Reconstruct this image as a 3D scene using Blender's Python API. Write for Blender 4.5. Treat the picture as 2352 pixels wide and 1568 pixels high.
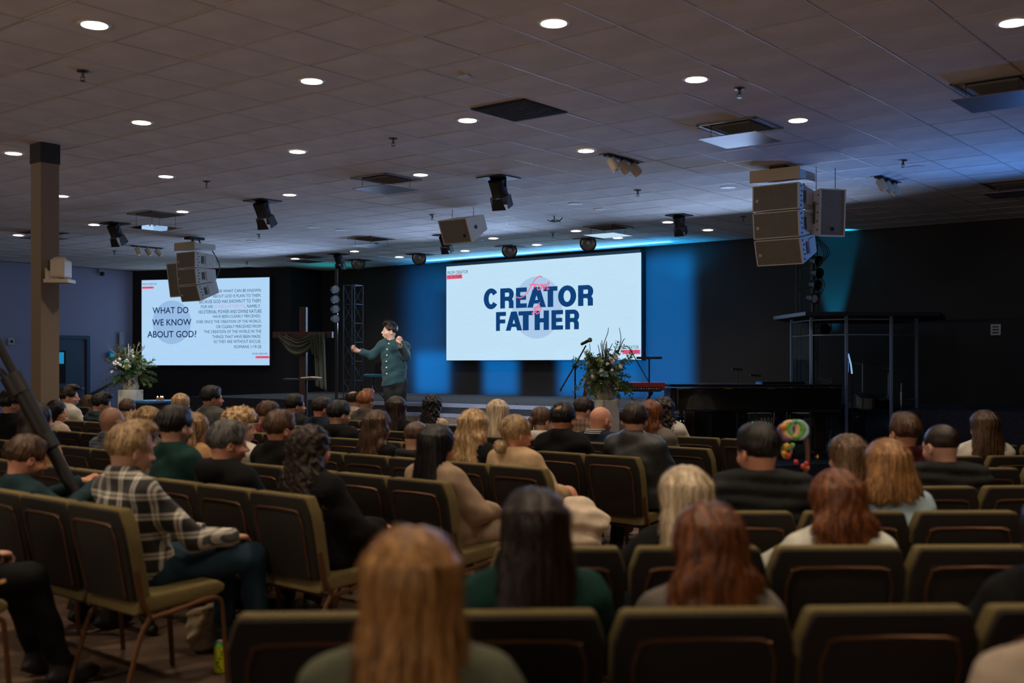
import bpy, bmesh, math, random
import numpy as np
from mathutils import Matrix, Vector, Euler
random.seed(7); rng = np.random.default_rng(7)
for o in list(bpy.data.objects): bpy.data.objects.remove(o)
S = bpy.context.scene; COL = S.collection
PI = math.pi; R = math.radians
# ---------------------------------------------------------------- camera, world, exposure
F = 2574.0; HZ = 839.0; CX = 1176.0; CAMH = 1.52; CEIL = 3.77
cd = bpy.data.cameras.new('camera'); cam = bpy.data.objects.new('camera', cd); COL.objects.link(cam)
cam.location = (0, 0, CAMH); cam.rotation_euler = (R(90), 0, 0)
cd.sensor_width = 36; cd.lens = F * 36 / 2352; cd.shift_y = (HZ - 784) / 2352
cd.clip_start = .05; cd.clip_end = 200
cd.dof.use_dof = True; cd.dof.focus_distance = 17.0; cd.dof.aperture_fstop = 2.0
S.camera = cam
w = bpy.data.worlds.new('world'); S.world = w; w.use_nodes = True
w.node_tree.nodes['Background'].inputs[0].default_value = (.5, .45, .4, 1)
w.node_tree.nodes['Background'].inputs[1].default_value = .01
S.view_settings.view_transform = 'Standard'; S.view_settings.look = 'None'
S.view_settings.exposure = 0; S.view_settings.gamma = 1; S.view_settings.use_curve_mapping = False

def at(px, py, D): return Vector(((px - CX) / F * D, D, CAMH - (py - HZ) / F * D))
def ceil_pt(px, py, dz=0):
    D = F * (CEIL - dz - CAMH) / (HZ - py); return Vector(((px - CX) / F * D, D, CEIL - dz))
L0 = ceil_pt(1272, 53)
CH = Vector((409, 515, 0)).normalized(); BH = Vector((-515, 409, 0)).normalized()
CH = Vector((.6219, .7831, 0)); BH = Vector((-.7831, .6219, 0))
def room(u, v, z=0):
    p = L0 + CH * u + BH * v; return Vector((p.x, p.y, z))
def uv(p):
    d = Vector((p[0] - L0.x, p[1] - L0.y, 0)); return d.dot(CH), d.dot(BH)
ROOM_YAW = math.atan2(BH.y, BH.x) - PI / 2          # rotates local +y onto BH?  (see face_yaw)
YAW_R = -R(38.45)      # local +y -> CH (towards the stage wall)
# ---------------------------------------------------------------- lights of the room and added fill lights
def spot(loc, target, power, color, angle=60, blend=.5, radius=.05, name='spot_light'):
    l = bpy.data.lights.new(name, 'SPOT'); l.energy = power; l.color = color; l.spot_size = R(angle); l.spot_blend = blend
    l.shadow_soft_size = radius
    o = bpy.data.objects.new(name, l); COL.objects.link(o); o.location = loc
    o.rotation_euler = (Vector(target) - Vector(loc)).to_track_quat('-Z', 'Y').to_euler(); return o
def area(loc, target, power, color, sx, sy, spread=180, shape='RECTANGLE', name='area_light'):
    l = bpy.data.lights.new(name, 'AREA'); l.energy = power; l.color = color; l.shape = shape; l.size = sx; l.size_y = sy; l.spread = R(spread)
    o = bpy.data.objects.new(name, l); COL.objects.link(o); o.location = loc
    o.rotation_euler = (Vector(target) - Vector(loc)).to_track_quat('-Z', 'Y').to_euler(); return o
WARM = (1, .80, .58)
LAMPS = [(217,57),(1272,53),(2327,52),(716,186),(1599,182),(325,281),(1074,276),(1833,276),(31,352),(683,348),(1346,346),
 (381,405),(966,401),(142,450),(665,447),(419,486),(216,516),(42,540),(1534,510),(1626,528),(1323,530),(1419,546),(1133,547),
 (1233,562),(1068,576),(917,590),(814,577),(678,594),(781,603)]
LAMP_POS = [ceil_pt(*p) for p in LAMPS]
cv = (CH * 1.882); bv = (BH * 2.369)
extra = []
for i in range(-3, 1):
    for j in range(-3, 3):
        p = L0 + cv * i + bv * j
        if 2.5 < p.y < 6.8 and all((p - q).length > .8 for q in LAMP_POS): extra.append(p)
LAMP_POS += extra
K_LAMP = 98; K_STAGE = 300
for p in LAMP_POS:
    far = p.y > 17
    spot(p - Vector((0, 0, .03)), p - Vector((0, 0, 1)), K_LAMP * (.5 if far else 1), WARM, 112, .8, .07, 'downlight_bulb')
# front-of-house spots on the speaker and the stage
TGT = at(905, 830, 15.5)
spot(ceil_pt(612, 478, .45), TGT, K_STAGE*.6, (1, .97, .95), 16, .5, .06, 'stage_spot_bulb')
spot(ceil_pt(1152, 440, .45), TGT + Vector((0,0,.2)), K_STAGE, (1, .95, .9), 17, .5, .06, 'stage_spot_bulb')
spot(ceil_pt(1563, 505, .42), at(1400, 850, 13.6), K_STAGE*.6, (1, .95, .9), 14, .6, .06, 'stage_spot_bulb')
spot(ceil_pt(1152, 440, .45), at(1180, 948, 18.0), 1000, (.85, .92, 1), 24, .6, .06, 'stage_spot_bulb')
spot(ceil_pt(1563, 505, .42), at(1990, 900, 16.2), 60, (.8, .9, 1), 16, .6, .06, 'stage_spot_bulb')  # second beam added here to brighten the dim drum booth
spot(ceil_pt(274, 522, .42), at(300, 850, 17), K_STAGE*.5, (1, .97, .9), 20, .6, .06, 'stage_spot_bulb')
# blue light up the rear wall, mostly from unseen added sources
BLUE = (.0, .34, 1); TEAL = (.0, .55, 1)
UPL = [(905, .35, BLUE), (1005, 1, BLUE), (1150, 1, BLUE), (1345, 1.1, BLUE), (1430, 1.1, BLUE), (1530, 1.2, BLUE)]
def on_u(px, u):
    # point on plane u seen in column px
    k = (px - CX) / F
    # (kD-L0x)*CHx + (D-L0y)*CHy = u
    D = (u + L0.x * CH.x + L0.y * CH.y) / (k * CH.x + CH.y); return Vector((k * D, D, 0))
def blue_strip(x0, x1, power, off=.22, spread=75, tz=1.6):
    A = on_u(x0, 12.34 - off); B = on_u(x1, 12.34 - off); m_ = (A + B) / 2; m_.z = .95; L_ = (A - B).length
    o = area(m_, m_ + CH * .05 + Vector((0, 0, tz)), power, BLUE, L_, .10, spread, name='uplight_source')
    Z = -(CH * .05 + Vector((0, 0, tz))).normalized(); X = (B - A).normalized(); Y = Z.cross(X).normalized()
    o.rotation_euler = Matrix((X, Y, Z)).transposed().to_euler()
def wash(x0, x1, z0, z1, k, off=.7, spread=30, color=(.0, .30, 1)):
    A = on_u(x0, 12.34); B = on_u(x1, 12.34); m_ = (A + B) / 2 - CH * off; m_.z = (z0 + z1) / 2; L_ = (A - B).length
    o = area(m_, m_ + CH, k * L_ * (z1 - z0), color, L_, z1 - z0, spread, name='added_wall_wash')  # unseen floating panel, added to throw blue bands onto the wall
    X = (B - A).normalized(); Z = -CH; o.rotation_euler = Matrix((X, Z.cross(X).normalized(), Z)).transposed().to_euler()
KW = 23
for x0, x1 in ((955, 1030), (1112, 1188), (1284, 1470)): wash(x0, x1, .75, 1.8, KW, spread=36)
wash(1478, 1590, .75, 3.6, KW * .75, spread=38); wash(940, 1022, 1.0, 3.6, KW * .45, spread=95)
for px, k in ((990, .8), (1150, 1), (1300, 1), (1420, 1.1), (1540, 1.1)):
    b = on_u(px, 11.9); b.z = 2.9
    spot(b, b + CH * .10 + Vector((0, 0, 1)), 34 * k, (.0, .42, 1), 130, .9, .06, 'uplight_source')  # spots floating near the screen top, added for the ceiling glow
A_ = on_u(1050, 11.95); B_ = on_u(1460, 11.95); m_ = (A_ + B_) / 2; m_.z = 3.70
o_ = area(m_, m_ - CH * 1 + Vector((0, 0, .12)), 45, (.12, .50, 1), 6.0, .04, 160, name='added_ceiling_strip')  # unseen strip added above the screen to put blue light on the ceiling
Z_ = (CH * 1 - Vector((0, 0, .12))).normalized(); X_ = (B_ - A_).normalized(); o_.rotation_euler = Matrix((X_, Z_.cross(X_).normalized(), Z_)).transposed().to_euler()
b = on_u(1898, 12.0); b.z = .98
spot(b, b + CH * .22 + Vector((0, 0, 2.2)), 800, TEAL, 20, .4, .05, 'uplight_source')
b = on_u(760, 11.2); b.z = 3.0
spot(b, b + Vector((0, 0, 1)), 10, (.0, .8, .9), 120, .9, .05, 'uplight_source')
# unseen cool wash added off to the right for the blue on the ceiling
spot(at(2500, 800, 13), at(2150, 420, 12.0) , 240, (.10, .32, 1), 100, 1, .3, 'added_side_wash')
spot(ceil_pt(1160, 585, .3), at(1100, 980, 8), 60, (.35, .6, 1), 60, .8, .1, 'back_light_bulb')
# unseen warm fill added at the rear wall to brighten the ceiling
for v_ in (-5, 1, 8, 15): area(room(-9.0, v_, 2.2), room(-3.5, v_, 3.9), 30, (1, .80, .62), 2.2, .3, 110, name='added_rear_fill')
for v_ in (3, 8, 13): area(room(9.6, v_, 2.4), room(4, v_, 3.9), 44, (.42, .60, 1), 3, .3, 120, name='added_ceiling_fill')  # unseen blue fill added over the stage, standing in for screen light
# ---------------------------------------------------------------- materials
MATS = {}
def nt(m): return m.node_tree.nodes, m.node_tree.links
def mat(name, col, rough=.7, metal=0, noise=0, nscale=30, bump=0, bscale=200, coat=0, sheen=0, ncol=None, spec=.5):
    if name in MATS: return MATS[name]
    m = bpy.data.materials.new(name); m.use_nodes = True; N, Lk = nt(m); b = N['Principled BSDF']
    b.inputs['Base Color'].default_value = (*col, 1); b.inputs['Roughness'].default_value = rough; b.inputs['Metallic'].default_value = metal
    b.inputs['Specular IOR Level'].default_value = spec
    if coat: b.inputs['Coat Weight'].default_value = coat
    if sheen: b.inputs['Sheen Weight'].default_value = sheen
    tc = N.new('ShaderNodeTexCoord')
    if noise or ncol:
        t = N.new('ShaderNodeTexNoise'); t.inputs['Scale'].default_value = nscale; t.inputs['Detail'].default_value = 4
        Lk.new(tc.outputs['Object'], t.inputs['Vector'])
        r = N.new('ShaderNodeValToRGB'); r.color_ramp.elements[0].position = .3; r.color_ramp.elements[1].position = .7
        c2 = ncol or tuple(min(1, c * (1 + noise)) for c in col); c1 = col if ncol else tuple(c * (1 - noise) for c in col)
        r.color_ramp.elements[0].color = (*c1, 1); r.color_ramp.elements[1].color = (*c2, 1)
        Lk.new(t.outputs['Fac'], r.inputs['Fac']); Lk.new(r.outputs['Color'], b.inputs['Base Color'])
    if bump:
        t = N.new('ShaderNodeTexNoise'); t.inputs['Scale'].default_value = bscale; t.inputs['Detail'].default_value = 3
        Lk.new(tc.outputs['Object'], t.inputs['Vector'])
        bp = N.new('ShaderNodeBump'); bp.inputs['Strength'].default_value = bump; bp.inputs['Distance'].default_value = .01
        Lk.new(t.outputs['Fac'], bp.inputs['Height']); Lk.new(bp.outputs['Normal'], b.inputs['Normal'])
    MATS[name] = m; return m
def emit(name, col, s=1):
    if name in MATS: return MATS[name]
    m = bpy.data.materials.new(name); m.use_nodes = True; N, Lk = nt(m); b = N['Principled BSDF']
    b.inputs['Base Color'].default_value = (0, 0, 0, 1); b.inputs['Roughness'].default_value = .6; b.inputs['Specular IOR Level'].default_value = .1
    b.inputs['Emission Color'].default_value = (*col, 1); b.inputs['Emission Strength'].default_value = s
    MATS[name] = m; return m
def lin(r, g, b):
    f = lambda c: (c/255/12.92) if c/255 <= .04045 else ((c/255 + .055)/1.055)**2.4
    return (f(r), f(g), f(b))
def hair_mat(name, dark, light, scale=1, streak=.5):
    key = 'hair_' + name
    if key in MATS: return MATS[key]
    m = mat(key, dark, .36, spec=.45); N, Lk = nt(m); b = N['Principled BSDF']; tc = N.new('ShaderNodeTexCoord'); fs = []
    for sx, sz, d_ in ((32, 3, .8), (170, 6, .3)):
        mp = N.new('ShaderNodeMapping'); mp.inputs['Scale'].default_value = (sx, sx, sz); Lk.new(tc.outputs['Object'], mp.inputs['Vector'])
        t = N.new('ShaderNodeTexNoise'); t.inputs['Scale'].default_value = 1; t.inputs['Detail'].default_value = 3; t.inputs['Distortion'].default_value = d_; Lk.new(mp.outputs['Vector'], t.inputs['Vector']); fs.append(t.outputs['Fac'])
    mx = N.new('ShaderNodeMath'); mx.operation = 'MULTIPLY_ADD'; mx.inputs[1].default_value = .5; Lk.new(fs[0], mx.inputs[0])
    m2 = N.new('ShaderNodeMath'); m2.operation = 'MULTIPLY'; m2.inputs[1].default_value = .5; Lk.new(fs[1], m2.inputs[0]); Lk.new(m2.outputs[0], mx.inputs[2])
    r = N.new('ShaderNodeValToRGB'); r.color_ramp.elements[0].position = .40; r.color_ramp.elements[1].position = .62
    r.color_ramp.elements[0].color = (*[c * .8 for c in dark], 1); r.color_ramp.elements[1].color = (*[min(1, c * 1.1) for c in light], 1)
    Lk.new(mx.outputs[0], r.inputs['Fac']); Lk.new(r.outputs['Color'], b.inputs['Base Color'])
    bp = N.new('ShaderNodeBump'); bp.inputs['Strength'].default_value = .7; bp.inputs['Distance'].default_value = .006
    Lk.new(fs[1], bp.inputs['Height']); Lk.new(bp.outputs['Normal'], b.inputs['Normal']); return m
def plaid_mat(name, base, line, period=.09, w=.12, line2=None, scale_z=1.0):
    if name in MATS: return MATS[name]
    m = mat(name, base, .85, bump=.3, bscale=300, sheen=.2); N, Lk = nt(m); b = N['Principled BSDF']
    tc = N.new('ShaderNodeTexCoord'); sp = N.new('ShaderNodeSeparateXYZ'); Lk.new(tc.outputs['Object'], sp.inputs['Vector'])
    def stripes(sock, off):
        outs = []
        for k in (0, .2):
            a = N.new('ShaderNodeMath'); a.operation = 'MULTIPLY_ADD'; a.inputs[1].default_value = 1 / period; a.inputs[2].default_value = off + k + 40
            Lk.new(sock, a.inputs[0])
            f = N.new('ShaderNodeMath'); f.operation = 'FRACT'; Lk.new(a.outputs[0], f.inputs[0])
            l = N.new('ShaderNodeMath'); l.operation = 'LESS_THAN'; l.inputs[1].default_value = w; Lk.new(f.outputs[0], l.inputs[0]); outs.append(l)
        mx = N.new('ShaderNodeMath'); mx.operation = 'MAXIMUM'; Lk.new(outs[0].outputs[0], mx.inputs[0]); Lk.new(outs[1].outputs[0], mx.inputs[1]); return mx
    d = N.new('ShaderNodeMath'); d.operation = 'MULTIPLY_ADD'; d.inputs[1].default_value = .55
    Lk.new(sp.outputs['Y'], d.inputs[0]); Lk.new(sp.outputs['X'], d.inputs[2])
    sx = stripes(d.outputs[0], .1); sz = stripes(sp.outputs['Z'], .35)
    ad = N.new('ShaderNodeMath'); ad.operation = 'ADD'; Lk.new(sx.outputs[0], ad.inputs[0]); Lk.new(sz.outputs[0], ad.inputs[1])
    h = N.new('ShaderNodeMath'); h.operation = 'MULTIPLY'; h.inputs[1].default_value = .5; Lk.new(ad.outputs[0], h.inputs[0])
    r = N.new('ShaderNodeValToRGB'); r.color_ramp.elements[0].color = (*base, 1); r.color_ramp.elements[1].color = (*line, 1)
    r.color_ramp.elements[0].position = .1; r.color_ramp.elements[1].position = .95
    Lk.new(h.outputs[0], r.inputs['Fac']); Lk.new(r.outputs['Color'], b.inputs['Base Color']); return m
def skin(name='skin', col=(.56, .30, .21)):
    m = mat(name, col, .5, noise=.12, nscale=9, bump=.15, bscale=90)
    m.node_tree.nodes['Principled BSDF'].inputs['Subsurface Weight'].default_value = .0
    return m
# ---------------------------------------------------------------- mesh helpers
def link(name, me, m=None, parent=None, **k):
    o = bpy.data.objects.new(name, me); COL.objects.link(o)
    if m is not None:
        if me and not me.materials: me.materials.append(m)
    if parent: o.parent = parent
    for a, b in k.items(): o[a] = b
    return o
def tag(o, label=None, cat=None, group=None, kind=None):
    if label: o['label'] = label
    if cat: o['category'] = cat
    if group: o['group'] = group
    if kind: o['kind'] = kind
    return o
def empty(name, loc=(0, 0, 0), yaw=0, **k):
    o = bpy.data.objects.new(name, None); COL.objects.link(o); o.location = loc; o.rotation_euler = (0, 0, yaw)
    o.empty_display_size = .1
    for a, b in k.items(): o[a] = b
    return o
def copy_tree(o, parent=None):
    c = o.copy(); COL.objects.link(c)
    if parent: c.parent = parent
    for ch in list(o.children): copy_tree(ch, c)
    return c
class MB:
    def __init__(s): s.v = []; s.f = []
    def addm(s, vs, fs, M=None):
        n = len(s.v); s.v += [tuple((M @ Vector(v)) if M else v) for v in vs]; s.f += [tuple(i + n for i in f) for f in fs]; return s
    def box(s, c, sz, M=None, rot=None):
        x, y, z = [a / 2 for a in sz]
        vs = [Vector((i * x, j * y, k * z)) for k in (-1, 1) for j in (-1, 1) for i in (-1, 1)]
        if rot is not None: vs = [Euler(rot).to_matrix() @ v for v in vs]
        vs = [v + Vector(c) for v in vs]
        return s.addm(vs, [(0, 2, 3, 1), (4, 5, 7, 6), (0, 1, 5, 4), (2, 6, 7, 3), (0, 4, 6, 2), (1, 3, 7, 5)], M)
    def prism(s, poly, z0, z1, M=None):
        n = len(poly); vs = [(x, y, z0) for x, y in poly] + [(x, y, z1) for x, y in poly]
        fs = [tuple(range(n))[::-1], tuple(range(n, 2 * n))] + [(i, (i + 1) % n, (i + 1) % n + n, i + n) for i in range(n)]
        return s.addm(vs, fs, M)
    def tube(s, pts, r, n=8, M=None, caps=True):
        pts = [Vector(p) for p in pts]; rs = r if isinstance(r, (list, tuple)) else [r] * len(pts)
        base = len(s.v); vs = []; up = None
        for i, p in enumerate(pts):
            t = (pts[min(i + 1, len(pts) - 1)] - pts[max(i - 1, 0)]).normalized()
            if up is None: up = t.orthogonal().normalized()
            up = (up - t * up.dot(t));  up = up.normalized() if up.length > 1e-5 else t.orthogonal().normalized()
            sd = t.cross(up)
            for k in range(n):
                a = 2 * PI * k / n; vs.append(p + (up * math.cos(a) + sd * math.sin(a)) * rs[i])
        fs = [(i * n + k, i * n + (k + 1) % n, (i + 1) * n + (k + 1) % n, (i + 1) * n + k) for i in range(len(pts) - 1) for k in range(n)]
        if caps: fs += [tuple(range(n))[::-1], tuple(range((len(pts) - 1) * n, len(pts) * n))]
        return s.addm(vs, fs, M)
    def lathe(s, prof, n=24, M=None, cap=True):
        vs = []; fs = []
        for r, z in prof:
            for k in range(n): a = 2 * PI * k / n; vs.append((r * math.cos(a), r * math.sin(a), z))
        for i in range(len(prof) - 1):
            for k in range(n): fs.append((i * n + k, i * n + (k + 1) % n, (i + 1) * n + (k + 1) % n, (i + 1) * n + k))
        if cap and prof[0][0] > 1e-5: fs.append(tuple(range(n))[::-1])
        if cap and prof[-1][0] > 1e-5: fs.append(tuple(range((len(prof) - 1) * n, len(prof) * n)))
        return s.addm(vs, fs, M)
    def ball(s, c, r, n=10, M=None):
        r = r if isinstance(r, (tuple, list)) else (r, r, r); m = n // 2 + 1; vs = []; fs = []
        for i in range(m + 1):
            th = PI * i / m
            for k in range(n):
                a = 2 * PI * k / n; vs.append((c[0] + r[0] * math.sin(th) * math.cos(a), c[1] + r[1] * math.sin(th) * math.sin(a), c[2] + r[2] * math.cos(th)))
        for i in range(m):
            for k in range(n): fs.append((i * n + k, (i + 1) * n + k, (i + 1) * n + (k + 1) % n, i * n + (k + 1) % n))
        return s.addm(vs, fs, M)
    def mesh(s, name, bevel=0, smooth=False, segs=2, angle=40):
        me = bpy.data.meshes.new(name); me.from_pydata([tuple(v) for v in s.v], [], s.f); 
        if bevel:
            bm = bmesh.new(); bm.from_mesh(me); bmesh.ops.remove_doubles(bm, verts=bm.verts, dist=1e-5)
            ed = [e for e in bm.edges if len(e.link_faces) == 2 and e.calc_face_angle(0) > R(30)]
            bmesh.ops.bevel(bm, geom=ed, offset=bevel, segments=segs, profile=.6, affect='EDGES', clamp_overlap=True)
            bm.to_mesh(me); bm.free()
        if smooth:
            me.shade_smooth()
            try: me.set_sharp_from_angle(angle=R(angle))
            except Exception: pass
        me.validate(); return me
    def build(s, name, m=None, parent=None, bevel=0, smooth=False, segs=2, **k):
        return link(name, s.mesh(name, bevel, smooth, segs), m, parent, **k)
def arc_pts(p, q, r, n=5):
    return [Vector(p).lerp(Vector(q), i / n) for i in range(n + 1)]
def smooth_path(pts, n=4):
    P = [Vector(p) for p in pts]; out = []
    for i in range(len(P) - 1):
        p0 = P[max(i - 1, 0)]; p1 = P[i]; p2 = P[i + 1]; p3 = P[min(i + 2, len(P) - 1)]
        for k in range(n):
            t = k / n; out.append(.5 * ((2 * p1) + (p2 - p0) * t + (2 * p0 - 5 * p1 + 4 * p2 - p3) * t * t + (3 * p1 - p0 - 3 * p2 + p3) * t ** 3))
    out.append(P[-1]); return out
# ---------------------------------------------------------------- implicit surfaces (bodies, clothes, hair)
class Field:
    def __init__(s, lo, hi, h):
        s.lo = np.array(lo, float); s.h = h; s.n = np.ceil((np.array(hi) - s.lo) / h).astype(int) + 1
        s.ax = [(s.lo[i] + h * np.arange(s.n[i])).astype(np.float32) for i in range(3)]
        s.d = np.full(s.n, .3, np.float32)
    def copy(s):
        c = Field.__new__(Field); c.lo = s.lo; c.h = s.h; c.n = s.n; c.ax = s.ax; c.d = s.d.copy(); return c
    def grid(s): return np.meshgrid(*s.ax, indexing='ij', sparse=True)
    def _sl(s, lo, hi, m):
        a = np.clip(np.floor((np.array(lo) - m - s.lo) / s.h).astype(int), 0, s.n - 1)
        b = np.clip(np.ceil((np.array(hi) + m - s.lo) / s.h).astype(int) + 1, 1, s.n)
        if np.any(b <= a): return None
        return tuple(slice(a[i], b[i]) for i in range(3))
    def _pts(s, sl): return np.meshgrid(*[s.ax[i][sl[i]] for i in range(3)], indexing='ij', sparse=True)
    def _mix(s, sl, dn, k, sub):
        d = s.d[sl]
        if sub:
            dn = -dn; h = np.clip(.5 - .5 * (d - dn) / k, 0, 1) if k > 0 else (dn > d) * 1.
            s.d[sl] = d * (1 - h) + dn * h + k * h * (1 - h)
        else:
            h = np.clip(.5 + .5 * (d - dn) / k, 0, 1) if k > 0 else (dn < d) * 1.
            s.d[sl] = d * (1 - h) + dn * h - k * h * (1 - h)
    def ell(s, c, r, k=.02, sub=False, rot=None):
        c = np.array(c, float); r = np.array(r, float); e = np.array([max(r)] * 3) if rot is not None else r
        sl = s._sl(c - e, c + e, .06 + k)
        if sl is None: return s
        x, y, z = s._pts(sl); x = x - c[0]; y = y - c[1]; z = z - c[2]
        if rot is not None:
            M = np.array(Euler(rot).to_matrix().transposed()); x, y, z = (M[i][0] * x + M[i][1] * y + M[i][2] * z for i in range(3))
        k0 = np.sqrt((x / r[0]) ** 2 + (y / r[1]) ** 2 + (z / r[2]) ** 2); k1 = np.sqrt((x / r[0] ** 2) ** 2 + (y / r[1] ** 2) ** 2 + (z / r[2] ** 2) ** 2) + 1e-9
        s._mix(sl, k0 * (k0 - 1) / k1, k, sub); return s
    def cap(s, a, b, ra, rb=None, k=.02, sub=False):
        rb = ra if rb is None else rb; a = np.array(a, float); b = np.array(b, float); m = max(ra, rb)
        sl = s._sl(np.minimum(a, b) - m, np.maximum(a, b) + m, .06 + k)
        if sl is None: return s
        x, y, z = s._pts(sl); v = b - a; L = v @ v + 1e-9
        t = np.clip(((x - a[0]) * v[0] + (y - a[1]) * v[1] + (z - a[2]) * v[2]) / L, 0, 1)
        d = np.sqrt((x - a[0] - t * v[0]) ** 2 + (y - a[1] - t * v[1]) ** 2 + (z - a[2] - t * v[2]) ** 2) - (ra + (rb - ra) * t)
        s._mix(sl, d, k, sub); return s
    def mesh(s):
        d = s.d; h = s.h; ins = d < 0
        c = [ins[i:d.shape[0] - 1 + i, j:d.shape[1] - 1 + j, k:d.shape[2] - 1 + k] for i in (0, 1) for j in (0, 1) for k in (0, 1)]
        any_ = c[0].copy(); all_ = c[0].copy()
        for q in c[1:]: any_ |= q; all_ &= q
        act = any_ & ~all_; idx = np.argwhere(act)
        if len(idx) == 0: return np.zeros((0, 3)), np.zeros((0, 4), int)
        offs = np.array([(i, j, k) for i in (0, 1) for j in (0, 1) for k in (0, 1)])
        cor = idx[:, None, :] + offs[None]; val = d[cor[..., 0], cor[..., 1], cor[..., 2]]
        acc = np.zeros((len(idx), 3)); cnt = np.zeros(len(idx))
        for a in range(8):
            for b in range(a + 1, 8):
                if np.abs(offs[a] - offs[b]).sum() != 1: continue
                m = (val[:, a] < 0) != (val[:, b] < 0); t = val[m, a] / (val[m, a] - val[m, b])
                acc[m] += offs[a] + t[:, None] * (offs[b] - offs[a]); cnt[m] += 1
        V = s.lo + h * (idx + acc / cnt[:, None]); ID = -np.ones(act.shape, np.int64); ID[act] = np.arange(len(idx)); faces = []
        for ax in range(3):
            sl0 = [slice(1, -1)] * 3; sl0[ax] = slice(0, -1); sl1 = [slice(1, -1)] * 3; sl1[ax] = slice(1, None)
            e = ins[tuple(sl0)] != ins[tuple(sl1)]; w_ = np.argwhere(e)
            if len(w_) == 0: continue
            base = w_ + 1; base[:, ax] -= 1; sg = ins[base[:, 0], base[:, 1], base[:, 2]]
            o1, o2 = [(1, 2), (2, 0), (0, 1)][ax]
            def cell(da, db):
                q = base.copy(); q[:, o1] += da; q[:, o2] += db; return ID[q[:, 0], q[:, 1], q[:, 2]]
            Q = np.stack([cell(-1, -1), cell(0, -1), cell(0, 0), cell(-1, 0)], 1); Q[~sg] = Q[~sg][:, ::-1]; faces.append(Q)
        Fq = np.concatenate(faces); Fq = Fq[(Fq >= 0).all(1)]; return V, Fq
def np_mesh(name, V, Q, smooth=True):
    me = bpy.data.meshes.new(name); me.vertices.add(len(V)); me.vertices.foreach_set('co', np.asarray(V, np.float32).ravel())
    me.loops.add(len(Q) * 4); me.loops.foreach_set('vertex_index', np.asarray(Q, np.int32).ravel())
    me.polygons.add(len(Q)); me.polygons.foreach_set('loop_start', np.arange(0, len(Q) * 4, 4, dtype=np.int32))
    try: me.polygons.foreach_set('loop_total', np.full(len(Q), 4, np.int32))
    except Exception: pass
    me.polygons.foreach_set('use_smooth', np.full(len(Q), smooth)); me.update(calc_edges=True); me.validate(); return me
def joinVQ(parts):
    V = []; Q = []; n = 0
    for v, q in parts: V.append(v); Q.append(q + n); n += len(v)
    return np.concatenate(V), np.concatenate(Q)
def xf(V, M): M = np.array(M); return V @ M[:3, :3].T + M[:3, 3]
# ---- heads (crown at z=0, face towards +y) ----
HEADC = {}
def head(sex='m', fine=False, far=False):
    key = (sex, fine, far)
    if key in HEADC: return HEADC[key]
    f = Field((-.12, -.15, -.42), (.12, .15, .02),   .004 if fine else .008 if far else .0065); m = sex == 'm'
    f.ell((0, -.012, -.107), (.075, .092, .094)); f.ell((0, .018, -.168), (.058 if m else .053, .066, .066), .03)
    f.ell((0, .045, -.215), (.026, .026, .02), .02); f.ell((0, .062, -.115), (.05, .022, .02), .02)
    f.cap((0, .083, -.13), (0, .103, -.162), .007, .011, .01); f.cap((-.012, .09, -.167), (.012, .09, -.167), .007, .007, .008)
    for sx in (-1, 1):
        f.ell((sx * .077, -.006, -.142), (.010, .020, .032), .006, rot=(R(-12), 0, R(sx * 18))); f.ell((sx * .083, .0, -.143), (.006, .011, .018), .004, True)
        f.ell((sx * .029, .092, -.133), (.017, .012, .011), .008, True); f.ell((sx * .029, .076, -.133), (.013, .012, .010), .003)
        f.ell((sx * .035, .055, -.165), (.025, .02, .022), .02)
    f.cap((-.018, .084, -.187), (.018, .084, -.187), .0065, .0065, .006); f.cap((-.015, .084, -.198), (.015, .084, -.198), .007, .007, .006)
    f.ell((0, .096, -.192), (.018, .012, .0035), .002, True)
    f.cap((0, -.03, -.17), (0, -.022, -.275), .053 if m else .046, .054 if m else .047, .025)
    HEADC[key] = f.mesh(); return HEADC[key]
# ---- a relaxed hand: wrist at origin, fingers along +y, palm facing -z, thumb on +x side ----
HANDC = {}; HH = .0038
def hand(curl=.5, pinch=False):
    key = (round(curl, 2), pinch, HH)
    if key in HANDC: return HANDC[key]
    f = Field((-.07, -.05, -.10), (.09, .22, .06), HH)
    f.cap((0, -.04, 0), (0, .0, 0), .027, .025, .01); f.ell((0, .05, 0), (.042, .052, .016), .015); f.cap((-.03, .08, 0), (.03, .085, 0), .012, .012, .015)
    for i, (x, L) in enumerate([(-.033, .058), (-.011, .072), (.011, .078), (.033, .070)]):
        p = np.array([x, .085, 0.]); a = 0; r = .0095
        for j, fr in enumerate((.45, .32, .25)):
            a += R(20 + 55 * curl) if j else R(10 + 50 * curl); q = p + np.array([x * .12 * fr, math.cos(a), -math.sin(a)]) * L * fr * 1.25; f.cap(p, q, r, r * .9, .004); p = q; r *= .9
    if pinch: th = [(.03, .02, -.01), (.045, .055, -.032), (.030, .095, -.052), (.018, .115, -.058)]
    else: th = [(.025, .02, -.005), (.055, .05, -.018), (.062, .08, -.028), (.058, .10, -.034)]
    for a, b, ra in zip(th, th[1:], (.015, .012, .0105)): f.cap(a, b, ra, ra * .9, .008)
    HANDC[key] = f.mesh(); return HANDC[key]
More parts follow.
